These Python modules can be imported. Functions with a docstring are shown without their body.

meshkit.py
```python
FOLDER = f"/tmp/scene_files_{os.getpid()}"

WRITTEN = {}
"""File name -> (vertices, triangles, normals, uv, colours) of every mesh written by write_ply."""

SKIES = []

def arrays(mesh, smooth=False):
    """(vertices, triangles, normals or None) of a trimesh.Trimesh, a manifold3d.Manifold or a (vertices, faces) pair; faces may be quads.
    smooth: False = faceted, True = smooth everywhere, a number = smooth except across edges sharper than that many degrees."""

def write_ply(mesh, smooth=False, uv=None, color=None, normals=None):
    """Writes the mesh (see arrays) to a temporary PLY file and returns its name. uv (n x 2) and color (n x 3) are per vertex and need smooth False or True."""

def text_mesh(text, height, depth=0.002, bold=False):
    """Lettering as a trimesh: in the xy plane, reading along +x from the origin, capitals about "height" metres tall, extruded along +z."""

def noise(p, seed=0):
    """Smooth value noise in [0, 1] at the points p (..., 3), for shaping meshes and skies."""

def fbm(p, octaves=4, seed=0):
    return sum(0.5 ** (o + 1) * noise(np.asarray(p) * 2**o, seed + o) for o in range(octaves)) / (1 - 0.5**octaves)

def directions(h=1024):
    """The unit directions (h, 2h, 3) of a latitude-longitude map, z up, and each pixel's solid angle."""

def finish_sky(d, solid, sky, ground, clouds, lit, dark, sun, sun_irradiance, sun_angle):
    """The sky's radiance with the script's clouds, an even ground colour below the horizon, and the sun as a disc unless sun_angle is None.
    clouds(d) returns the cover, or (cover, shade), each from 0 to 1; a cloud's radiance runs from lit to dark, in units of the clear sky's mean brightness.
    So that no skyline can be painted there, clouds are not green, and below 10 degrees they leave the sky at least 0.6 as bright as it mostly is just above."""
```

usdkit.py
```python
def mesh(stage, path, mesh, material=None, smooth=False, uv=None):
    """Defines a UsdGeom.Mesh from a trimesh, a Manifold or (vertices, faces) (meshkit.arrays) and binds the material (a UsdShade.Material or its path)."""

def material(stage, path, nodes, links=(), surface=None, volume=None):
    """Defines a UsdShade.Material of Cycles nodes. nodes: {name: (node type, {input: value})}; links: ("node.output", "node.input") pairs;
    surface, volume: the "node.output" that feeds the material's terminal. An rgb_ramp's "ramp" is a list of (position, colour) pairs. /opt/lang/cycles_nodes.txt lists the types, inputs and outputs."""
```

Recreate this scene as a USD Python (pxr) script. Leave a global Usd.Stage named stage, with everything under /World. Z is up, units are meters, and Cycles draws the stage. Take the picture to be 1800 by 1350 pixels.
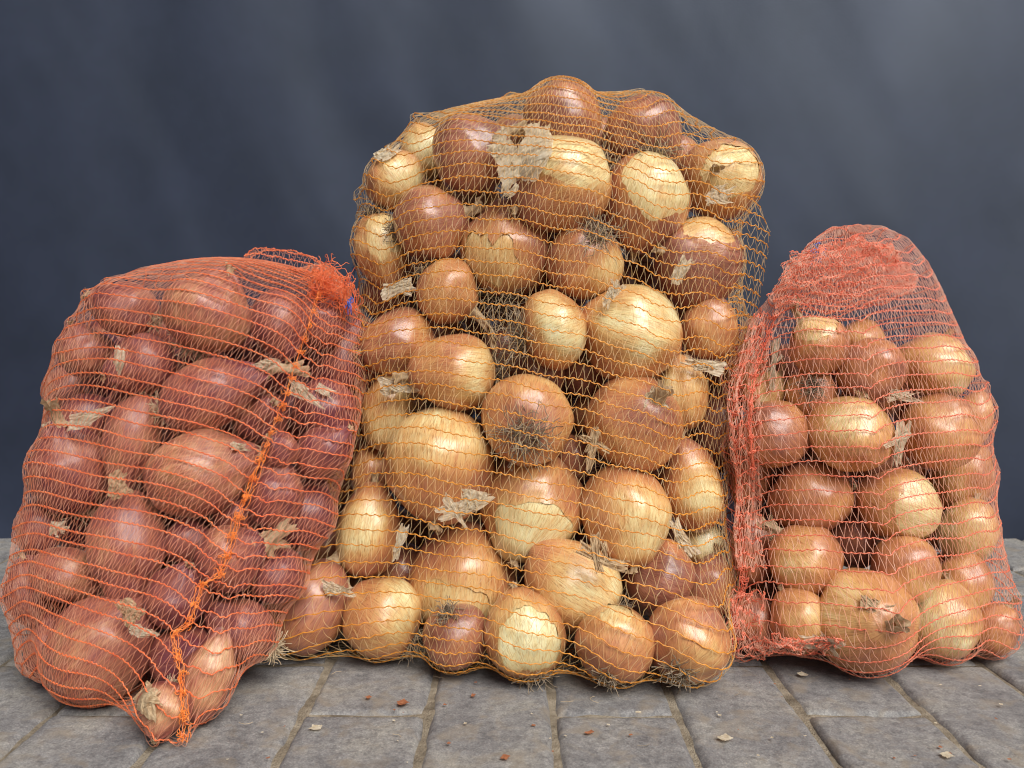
import math
import numpy as np
import trimesh
import usdkit
from meshkit import noise, fbm
from scipy.ndimage import zoom
from scipy.spatial import Delaunay
from pxr import Gf, Sdf, Usd, UsdGeom, UsdLux, UsdShade, Vt

# ------------------------------------------------------------------ camera, sky, sun, exposure
stage = Usd.Stage.CreateInMemory()
UsdGeom.SetStageUpAxis(stage, UsdGeom.Tokens.z)
UsdGeom.Xform.Define(stage, '/World')
stage.DefinePrim('/World/Looks', 'Scope')
T = Sdf.ValueTypeNames
FPX, CAMZ, PITCH = 1500.0, 0.31, math.atan(109 / 1500.0)
EXPOSURE = 0.17
SKY, SUN, SUN_ANGLE = 0.05, 1.10, 42.0
SUN_DIR = np.array([0.34, -0.58, 0.74]); SUN_DIR /= np.linalg.norm(SUN_DIR)
CAM = np.array([0, 0, CAMZ])
FW = np.array([0, math.cos(PITCH), -math.sin(PITCH)])
RT = np.array([1.0, 0, 0])
UP = np.array([0, math.sin(PITCH), math.cos(PITCH)])
cam = UsdGeom.Camera.Define(stage, '/World/camera')
cam.CreateFocalLengthAttr(36.0 * FPX / 1800)
cam.CreateHorizontalApertureAttr(36.0)
cam.CreateVerticalApertureAttr(27.0)
cam.CreateFStopAttr(9.0)
cam.CreateFocusDistanceAttr(0.76)
cam.CreateExposureAttr(EXPOSURE)
cam.CreateClippingRangeAttr(Gf.Vec2f(0.02, 100))
x_ = UsdGeom.Xformable(cam)
x_.AddTranslateOp().Set(Gf.Vec3d(*CAM))
x_.AddRotateXOp().Set(90 - math.degrees(PITCH))
el, rot = math.asin(SUN_DIR[2]), math.atan2(SUN_DIR[0], SUN_DIR[1])
dome = UsdLux.DomeLight.Define(stage, '/World/sky')
skym = usdkit.material(stage, '/World/Looks/sky_look', {
    's': ('sky_texture', {'sky_type': 'single_scattering', 'sun_disc': False, 'sun_elevation': el, 'sun_rotation': rot, 'aerosol_density': 2.5}),
    'h': ('hsv', {'saturation': 0.75}),
    'b': ('background_shader', {'strength': SKY})}, [('s.color', 'h.color'), ('h.color', 'b.color')], surface='b.background')
UsdShade.MaterialBindingAPI.Apply(dome.GetPrim()).Bind(skym)
dome.GetPrim().SetCustomDataByKey('kind', 'structure')
sun = UsdLux.DistantLight.Define(stage, '/World/sun')
sun.CreateIntensityAttr(SUN); sun.CreateAngleAttr(SUN_ANGLE); sun.CreateColorAttr(Gf.Vec3f(1.0, 0.975, 0.94))
sun.GetPrim().CreateAttribute('inputs:normalize', T.Bool).Set(True)
q = trimesh.geometry.align_vectors([0, 0, 1], SUN_DIR)
UsdGeom.Xformable(sun).AddTransformOp().Set(Gf.Matrix4d(*q.T.ravel().tolist()))


# ------------------------------------------------------------------ helpers
def at(px, py, d):
    px, py, d = np.broadcast_arrays(np.asarray(px, float), np.asarray(py, float), np.asarray(d, float))
    return CAM + d[..., None] * (FW + ((px - 900) / FPX)[..., None] * RT - ((py - 675) / FPX)[..., None] * UP)


def to_px(p):
    v = np.asarray(p) - CAM
    d = v @ FW
    return 900 + FPX * (v @ RT) / d, 675 - FPX * (v @ UP) / d, d


def on_ground(px, py, z=0.0):
    r = FW + (px - 900) / FPX * RT - (py - 675) / FPX * UP
    return CAM + r * (z - CAMZ) / r[2]


def camdir(v, px, py):
    """A direction given as (right, up, towards us) as seen along the line of sight through a pixel."""
    f = FW + (px - 900) / FPX * RT - (py - 675) / FPX * UP
    f /= np.linalg.norm(f)
    r = np.cross(f, UP); r /= np.linalg.norm(r)
    w = v[0] * r + v[1] * np.cross(r, f) - v[2] * f
    return w / np.linalg.norm(w)


used = {}


def numbered(parent, name):
    k = (parent, name)
    used[k] = used.get(k, -1) + 1
    return f'{parent}/{name}' + (f'_{used[k]:03d}' if used[k] else '')


def tag(prim, label=None, category=None, group=None, kind=None):
    for k, v in (('label', label), ('category', category), ('group', group), ('kind', kind)):
        if v:
            prim.SetCustomDataByKey(k, v)
    return prim


def thing(name, label=None, category=None, group=None, kind=None, M=None):
    x = UsdGeom.Xform.Define(stage, numbered('/World', name))
    if M is not None:
        x.AddTransformOp().Set(Gf.Matrix4d(*np.asarray(M).T.ravel().tolist()))
    return tag(x.GetPrim(), label, category, group, kind)


def mesh(parent, name, vf, mat, smooth=True, attrs=None, label=None, kind=None):
    parent = str(parent.GetPath()) if hasattr(parent, 'GetPath') else parent
    m = usdkit.mesh(stage, numbered(parent, name), vf, mat, smooth)
    for k, v in (attrs or {}).items():
        UsdGeom.PrimvarsAPI(m).CreatePrimvar(k, T.Float3Array, 'vertex').Set(Vt.Vec3fArray.FromNumpy(np.asarray(v, np.float32)))
    return tag(m.GetPrim(), label, kind=kind)


def curves(parent, name, lines, widths, mat, label=None, kind=None):
    parent = str(parent.GetPath()) if hasattr(parent, 'GetPath') else parent
    c = UsdGeom.BasisCurves.Define(stage, numbered(parent, name))
    c.CreateTypeAttr('linear'); c.CreateWrapAttr('nonperiodic')
    c.CreateCurveVertexCountsAttr(Vt.IntArray.FromNumpy(np.array([len(l) for l in lines], np.int32)))
    c.CreatePointsAttr(Vt.Vec3fArray.FromNumpy(np.vstack(lines).astype(np.float32)))
    w = np.concatenate([np.broadcast_to(w, len(l)) for w, l in zip(widths, lines)]) if isinstance(widths, list) else np.full(sum(map(len, lines)), widths)
    c.CreateWidthsAttr(Vt.FloatArray.FromNumpy(w.astype(np.float32)))
    c.SetWidthsInterpolation('vertex')
    UsdShade.MaterialBindingAPI.Apply(c.GetPrim()).Bind(mat)
    return tag(c.GetPrim(), label, kind=kind)


def L(name):
    return f'/World/Looks/{name}'


def isoclip(v, f, s, attrs):
    """The part of a triangle mesh where the vertex scalar s > 0, cut along the iso line."""
    pos = s > 0
    k = pos[f].sum(1)
    data = np.hstack([v, s[:, None]] + attrs)
    out_v, out_f, n = [data], [f[k == 3]], len(data)
    for want, flip in ((1, False), (2, True)):
        g = f[k == want]
        if not len(g):
            continue
        lone = pos[g] if want == 1 else ~pos[g]
        i = lone.argmax(1)
        g = np.stack([g[np.arange(len(g)), (i + j) % 3] for j in range(3)], 1)
        a, b, c = g.T
        tb, tc = (s[a] / (s[a] - s[b]))[:, None], (s[a] / (s[a] - s[c]))[:, None]
        pb, pc = data[a] * (1 - tb) + data[b] * tb, data[a] * (1 - tc) + data[c] * tc
        ib, ic = n + np.arange(len(g)), n + len(g) + np.arange(len(g))
        n += 2 * len(g)
        out_v += [pb, pc]
        out_f += [np.stack([a, ib, ic], 1)] if want == 1 else [np.stack([ib, b, c], 1), np.stack([ib, c, ic], 1)]
    d, ff = np.vstack(out_v), np.vstack(out_f)
    keep, inv = np.unique(ff, return_inverse=True)
    return d[keep], inv.reshape(-1, 3)


def grid_faces(nu, nv, wrap):
    i, j = np.meshgrid(np.arange(nv - 1), np.arange(nu if wrap else nu - 1), indexing='ij')
    i, j = i.ravel(), j.ravel()
    a, b = i * nu + j, i * nu + (j + 1) % nu
    c, d = (i + 1) * nu + (j + 1) % nu, (i + 1) * nu + j
    return np.vstack([np.stack([a, b, c], 1), np.stack([a, c, d], 1)])


# ------------------------------------------------------------------ materials
def skin_material(name, ramp, rough=(0.22, 0.36), vein=0.44, blotch=0.34, coat=0.55):
    nodes = {
        'v': ('attribute', {'attribute': 'vein'}), 't': ('attribute', {'attribute': 'tone'}), 'sep': ('separate_xyz', {}),
        'n1': ('noise_texture', {'scale': 16.0, 'detail': 3.0, 'roughness': 0.6}),
        'n2': ('noise_texture', {'scale': 44.0, 'detail': 2.0, 'roughness': 0.6}),
        'o': ('texture_coordinate', {}),
        'n3': ('noise_texture', {'scale': 55.0, 'detail': 4.0, 'roughness': 0.6}),
        'n4': ('noise_texture', {'scale': 700.0, 'detail': 3.0}),
        'a1': ('math', {'math_type': 'multiply_add', 'value2': vein, 'value3': -vein / 2}),
        'a2': ('math', {'math_type': 'multiply_add', 'value2': blotch, 'value3': -blotch / 2}),
        's1': ('math', {'math_type': 'add'}), 's2': ('math', {'math_type': 'add', 'use_clamp': True}),
        'r': ('rgb_ramp', {'ramp': ramp}),
        'lr': ('rgb_ramp', {'ramp': [(0.0, (0.42, 0.28, 0.20)), (0.37, (0.68, 0.55, 0.46)), (0.46, (1, 1, 1)), (1.0, (1, 1, 1))]}),
        'm': ('mix_color', {'blend_type': 'multiply', 'fac': 0.8}),
        'dr': ('rgb_ramp', {'ramp': [(0.0, (1, 1, 1)), (0.66, (1, 1, 1)), (0.76, (0.6, 0.5, 0.42)), (1.0, (0.5, 0.4, 0.34))]}),
        'm2': ('mix_color', {'blend_type': 'multiply'}),
        'ro': ('map_range', {'from_min': 0.3, 'from_max': 0.7, 'to_min': rough[0], 'to_max': rough[1]}),
        'hb': ('math', {'math_type': 'multiply_add', 'value2': 0.6}),
        'bump': ('bump', {'strength': 0.55, 'distance': 0.0012}),
        'p': ('principled_bsdf', {'specular_ior_level': 0.5, 'coat_weight': coat, 'coat_roughness': 0.22, 'subsurface_weight': 0.0})}
    links = [('v.vector', 'n1.vector'), ('v.vector', 'n2.vector'), ('o.object', 'n3.vector'), ('o.object', 'n4.vector'), ('t.vector', 'sep.vector'),
             ('n1.fac', 'a1.value1'), ('n3.fac', 'a2.value1'), ('sep.x', 's1.value1'), ('a1.value', 's1.value2'), ('s1.value', 's2.value1'), ('a2.value', 's2.value2'),
             ('s2.value', 'r.fac'), ('n2.fac', 'lr.fac'), ('r.color', 'm.a'), ('lr.color', 'm.b'),
             ('n4.fac', 'dr.fac'), ('m.result', 'm2.a'), ('dr.color', 'm2.b'), ('sep.z', 'm2.fac'), ('m2.result', 'p.base_color'),
             ('n3.fac', 'ro.value'), ('ro.result', 'p.roughness'),
             ('n2.fac', 'hb.value1'), ('n3.fac', 'hb.value3'), ('hb.value', 'bump.height'), ('bump.normal', 'p.normal')]
    return usdkit.material(stage, L(name), nodes, links, surface='p.BSDF')


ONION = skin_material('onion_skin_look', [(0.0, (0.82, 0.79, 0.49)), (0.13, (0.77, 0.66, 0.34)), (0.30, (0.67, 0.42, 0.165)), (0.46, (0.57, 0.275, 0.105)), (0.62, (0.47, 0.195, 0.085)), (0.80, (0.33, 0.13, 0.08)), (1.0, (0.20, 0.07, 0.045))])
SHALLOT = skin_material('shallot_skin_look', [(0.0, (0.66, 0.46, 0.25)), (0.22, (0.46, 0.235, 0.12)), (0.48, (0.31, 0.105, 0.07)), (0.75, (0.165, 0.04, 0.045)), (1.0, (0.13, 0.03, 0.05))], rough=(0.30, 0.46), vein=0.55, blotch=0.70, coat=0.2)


def fibre_material(name, c0, c1, scale=300.0, rough=0.75, trans=0.25):
    return usdkit.material(stage, L(name), {
        'o': ('texture_coordinate', {}), 'n': ('noise_texture', {'scale': scale, 'detail': 4.0, 'roughness': 0.65}),
        'r': ('rgb_ramp', {'ramp': [(0.25, c0), (0.75, c1)]}),
        'p': ('principled_bsdf', {'roughness': rough, 'specular_ior_level': 0.3}), 't': ('translucent_bsdf', {}), 'm': ('mix_closure', {'fac': trans})},
        [('o.object', 'n.vector'), ('n.fac', 'r.fac'), ('r.color', 'p.base_color'), ('r.color', 't.color'), ('p.BSDF', 'm.closure1'), ('t.BSDF', 'm.closure2')], surface='m.closure')


PAPER = fibre_material('dry_paper_look', (0.50, 0.38, 0.23), (0.90, 0.83, 0.66), 260, .7, .45)
STRAW = fibre_material('dry_neck_look', (0.30, 0.17, 0.08), (0.66, 0.52, 0.33), 240)
HUSK = fibre_material('reddish_husk_look', (0.22, 0.07, 0.03), (0.46, 0.19, 0.09), 300)
ROOT = fibre_material('dry_root_look', (0.085, 0.06, 0.04), (0.38, 0.30, 0.21), 150, 0.8, 0.0)
ROOT_PALE = fibre_material('pale_root_look', (0.30, 0.22, 0.13), (0.60, 0.48, 0.32), 150, 0.8, 0.0)


def thread_material(name, c0, c1, clear=0.0, rough=0.35, trans=0.25):
    return usdkit.material(stage, L(name), {
        'g': ('geometry', {}), 'n': ('noise_texture', {'scale': 90.0, 'detail': 3.0}), 'r': ('rgb_ramp', {'ramp': [(0.3, c0), (0.7, c1)]}),
        'p': ('principled_bsdf', {'roughness': rough, 'specular_ior_level': 0.6}), 't': ('translucent_bsdf', {}), 'm': ('mix_closure', {'fac': trans}),
        'x': ('transparent_bsdf', {}), 'm2': ('mix_closure', {'fac': clear})},
        [('g.position', 'n.vector'), ('n.fac', 'r.fac'), ('r.color', 'p.base_color'), ('r.color', 't.color'), ('p.BSDF', 'm.closure1'), ('t.BSDF', 'm.closure2'),
         ('m.closure', 'm2.closure1'), ('x.BSDF', 'm2.closure2')], surface='m2.closure')


CORD = {'mid': thread_material('orange_yellow_cord_look', (0.57, 0.20, 0.02), (0.82, 0.36, 0.05)),
        'left': thread_material('orange_red_cord_look', (0.70, 0.12, 0.035), (0.90, 0.24, 0.08)),
        'right': thread_material('coral_cord_look', (0.70, 0.14, 0.075), (0.86, 0.26, 0.15))}
FILM = {'mid': thread_material('yellow_film_look', (0.66, 0.40, 0.13), (0.80, 0.62, 0.36), 0.45, 0.18, 0.3),
        'left': thread_material('salmon_film_look', (0.70, 0.21, 0.10), (0.84, 0.44, 0.29), 0.48, 0.2, 0.3),
        'right': thread_material('pink_film_look', (0.77, 0.29, 0.18), (0.90, 0.57, 0.42), 0.33, 0.18, 0.3)}
SEAM = thread_material('bright_orange_seam_look', (0.85, 0.20, 0.03), (0.95, 0.32, 0.06))
BLUE = thread_material('blue_tie_look', (0.03, 0.07, 0.40), (0.08, 0.16, 0.55))

# ------------------------------------------------------------------ the setting: paving and backdrop
PAVER = usdkit.material(stage, L('grey_concrete_look'), {
    'g': ('geometry', {}), 'i': ('object_info', {}),
    'n1': ('noise_texture', {'scale': 16.0, 'detail': 5.0, 'roughness': 0.6}), 'n2': ('noise_texture', {'scale': 620.0, 'detail': 4.0, 'roughness': 0.75}),
    'n3': ('noise_texture', {'scale': 130.0, 'detail': 6.0, 'roughness': 0.72}), 'n5': ('noise_texture', {'scale': 42.0, 'detail': 5.0, 'distortion': 0.6}),
    'r1': ('rgb_ramp', {'ramp': [(0.28, (0.130, 0.126, 0.130)), (0.5, (0.21, 0.204, 0.200)), (0.72, (0.29, 0.276, 0.245))]}),
    'r2': ('rgb_ramp', {'ramp': [(0.2, (0.35, 0.35, 0.37)), (0.45, (0.85, 0.85, 0.86)), (0.62, (1.2, 1.19, 1.17)), (0.8, (2.2, 2.2, 2.15))]}),
    'r3': ('rgb_ramp', {'ramp': [(0.3, (0.58, 0.57, 0.57)), (0.6, (1.12, 1.12, 1.10))]}),
    'r5': ('rgb_ramp', {'ramp': [(0.52, (0, 0, 0)), (0.68, (1, 1, 1))]}),
    'm1': ('mix_color', {'blend_type': 'multiply', 'fac': 1.0, 'use_clamp': False}), 'm2': ('mix_color', {'blend_type': 'multiply', 'fac': 1.0, 'use_clamp': False}),
    'm3': ('mix_color', {'b': (0.23, 0.19, 0.14)}), 'k5': ('math', {'math_type': 'multiply', 'value2': 0.55}),
    'h': ('math', {'math_type': 'multiply_add', 'value2': 0.35}), 'bump': ('bump', {'strength': 0.45, 'distance': 0.0016}),
    'p': ('principled_bsdf', {'roughness': 0.72, 'specular_ior_level': 0.35})},
    [('g.position', 'n1.vector'), ('g.position', 'n2.vector'), ('g.position', 'n3.vector'), ('g.position', 'n5.vector'), ('n1.fac', 'r1.fac'), ('n2.fac', 'r2.fac'), ('n3.fac', 'r3.fac'), ('n5.fac', 'r5.fac'),
     ('r1.color', 'm1.a'), ('r2.color', 'm1.b'), ('m1.result', 'm2.a'), ('r3.color', 'm2.b'), ('m2.result', 'm3.a'), ('r5.color', 'k5.value1'), ('k5.value', 'm3.fac'), ('m3.result', 'p.base_color'),
     ('n2.fac', 'h.value1'), ('n3.fac', 'h.value3'), ('h.value', 'bump.height'), ('bump.normal', 'p.normal')], surface='p.BSDF')
SAND = usdkit.material(stage, L('joint_sand_look'), {
    'g': ('geometry', {}), 'n1': ('noise_texture', {'scale': 60.0, 'detail': 5.0, 'roughness': 0.7}), 'n2': ('noise_texture', {'scale': 700.0, 'detail': 3.0}),
    'r1': ('rgb_ramp', {'ramp': [(0.28, (0.09, 0.07, 0.045)), (0.5, (0.22, 0.18, 0.125)), (0.75, (0.38, 0.33, 0.25))]}),
    'bump': ('bump', {'strength': 0.9, 'distance': 0.003}), 'p': ('principled_bsdf', {'roughness': 0.9})},
    [('g.position', 'n1.vector'), ('g.position', 'n2.vector'), ('n1.fac', 'r1.fac'), ('r1.color', 'p.base_color'), ('n2.fac', 'bump.height'), ('bump.normal', 'p.normal')], surface='p.BSDF')
PW, PL, GAP = 0.1, 0.2, 0.0034
X0, Y0 = 0.0325, 0.659          # a joint between two courses, and a cross joint of the courses left of it
paving = thing('pavement', kind='structure')
rng = np.random.default_rng(5)


def edge_steps(l, n):
    e = np.array([0, 0.0012, 0.003, 0.0055, 0.009])
    return np.concatenate([e, np.linspace(0.009, l - 0.009, n + 1)[1:-1], l - e[::-1]])


for i in range(-12, 13):
    shift = 0.0 if i % 2 == 0 else PL / 2
    for k in range(-2, 6):
        y0 = Y0 + shift + (k - 1) * PL
        xa, xb, ya, yb = X0 + i * PW + GAP / 2, X0 + (i + 1) * PW - GAP / 2, y0 + GAP / 2, y0 + PL - GAP / 2
        if ya > 1.9 or yb < 0.25 or abs((xa + xb) / 2) > 0.62 * max(yb, 0.5) + 0.35:
            continue
        near = ya < 1.0
        xs, ys = edge_steps(xb - xa, 12 if near else 3), edge_steps(yb - ya, 24 if near else 5)
        X, Y = np.meshgrid(xs, ys)
        e = np.minimum(np.minimum(X, xb - xa - X), np.minimum(Y, yb - ya - Y))
        wob = fbm(np.stack([X + xa, Y + ya, 0 * X], -1) * 45, 4, 3)
        cw = 0.0055 + 0.0035 * (wob - 0.5) * 2
        Z = -0.0055 * np.clip(1 - e / cw, 0, 1) ** 1.6 + (fbm(np.stack([X + xa, Y + ya, 0 * X], -1) * 22, 4, 9) - 0.5) * 0.0016
        Z += rng.normal(0, 0.0006) + rng.normal(0, 0.004) * (X - 0.05) + rng.normal(0, 0.002) * (Y - 0.1) - 0.0012
        jit = (e < 0.004) * 0.0007
        X = X + jit * (fbm(np.stack([X + xa, Y + ya, 0 * X + 3], -1) * 160, 2, 4) - 0.5) * 2
        top = np.stack([X + xa, Y + ya, Z], -1).reshape(-1, 3)
        nu, nv = len(xs), len(ys)
        f = grid_faces(nu, nv, False)
        ring = np.concatenate([np.arange(nu), nu * np.arange(2, nv + 1) - 1, nu * nv - 2 - np.arange(nu - 1), nu * np.arange(nv - 2, 0, -1)])
        low = top[ring].copy(); low[:, 2] = -0.035
        n, m = len(top), len(ring)
        a, b = ring, np.roll(ring, -1)
        c, d = n + (np.arange(m) + 1) % m, n + np.arange(m)
        f = np.vstack([f, np.stack([a, d, c], 1), np.stack([a, c, b], 1)])
        mesh(paving, 'paver', (np.vstack([top, low]), f), PAVER, 50)
g = np.stack(np.meshgrid(np.linspace(-1.8, 1.8, 260), np.linspace(0.2, 2.0, 300)), -1)
gz = -0.0048 + (fbm(np.dstack([g * 30, np.zeros(g.shape[:2])]), 4, 2) - 0.5) * 0.005
mesh(paving, 'sand_bed', (np.dstack([g, gz]).reshape(-1, 3), grid_faces(260, 300, False)), SAND)
mesh('/World', 'ground', (np.array([[-30, -30, -0.04], [30, -30, -0.04], [30, 30, -0.04], [-30, 30, -0.04]]), np.array([[0, 1, 2, 3]])), SAND, False, kind='structure')

CLOTH = usdkit.material(stage, L('dark_blue_cloth_look'), {
    'g': ('geometry', {}), 'n': ('noise_texture', {'scale': 700.0, 'detail': 2.0}), 'n2': ('noise_texture', {'scale': 9.0, 'detail': 5.0, 'roughness': 0.6}),
    'r': ('rgb_ramp', {'ramp': [(0.3, (0.008, 0.0115, 0.025)), (0.7, (0.015, 0.020, 0.041))]}),
    'bump': ('bump', {'strength': 0.12, 'distance': 0.0006}),
    'p': ('principled_bsdf', {'roughness': 0.55, 'specular_ior_level': 0.65, 'specular_tint': (0.75, 0.86, 1.0)})},
    [('g.position', 'n.vector'), ('g.position', 'n2.vector'), ('n2.fac', 'r.fac'), ('r.color', 'p.base_color'), ('n.fac', 'bump.height'), ('bump.normal', 'p.normal')], surface='p.BSDF')
BX, BZ = np.meshgrid(np.linspace(-1.5, 1.5, 240), np.linspace(-0.004, 1.25, 140))
off = 0 * BX
for x0, sl, w, amp in ((-0.40, -0.42, 0.060, 0.011), (-0.30, -0.40, 0.045, -0.008), (-0.02, -0.25, 0.055, 0.010), (0.06, -0.24, 0.06, -0.008), (0.42, -0.20, 0.07, 0.012), (0.62, 0.35, 0.06, 0.009), (-0.75, -0.3, 0.10, 0.016), (0.80, 0.2, 0.05, -0.014)):
    off += .38 * amp * np.exp(-((BX - x0 - sl * (BZ - 0.75)) / (1.5 * w)) ** 2) * np.clip(BZ / 0.45, 0, 1) ** 1.3
off += 0.010 * (fbm(np.stack([BX * 5 + BZ * 2.5, BZ * 1.6, 0 * BX], -1), 4, 33) - 0.5)
off += 0.05 * (fbm(np.stack([BX * 2.2, BZ * 1.2, 0 * BX], -1), 3, 21) - 0.5)
BY = 1.215 - off + 0.02 * BZ + 0.012 * np.exp(-BZ / 0.05) * np.sin(BX * 9)
bd = mesh('/World', 'backdrop', (np.stack([BX, BY, BZ], -1).reshape(-1, 3), grid_faces(240, 140, False)), CLOTH)
tag(bd, 'dark blue cloth backdrop with soft folds hanging behind the three sacks', 'backdrop')

exec_objects = True
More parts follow.
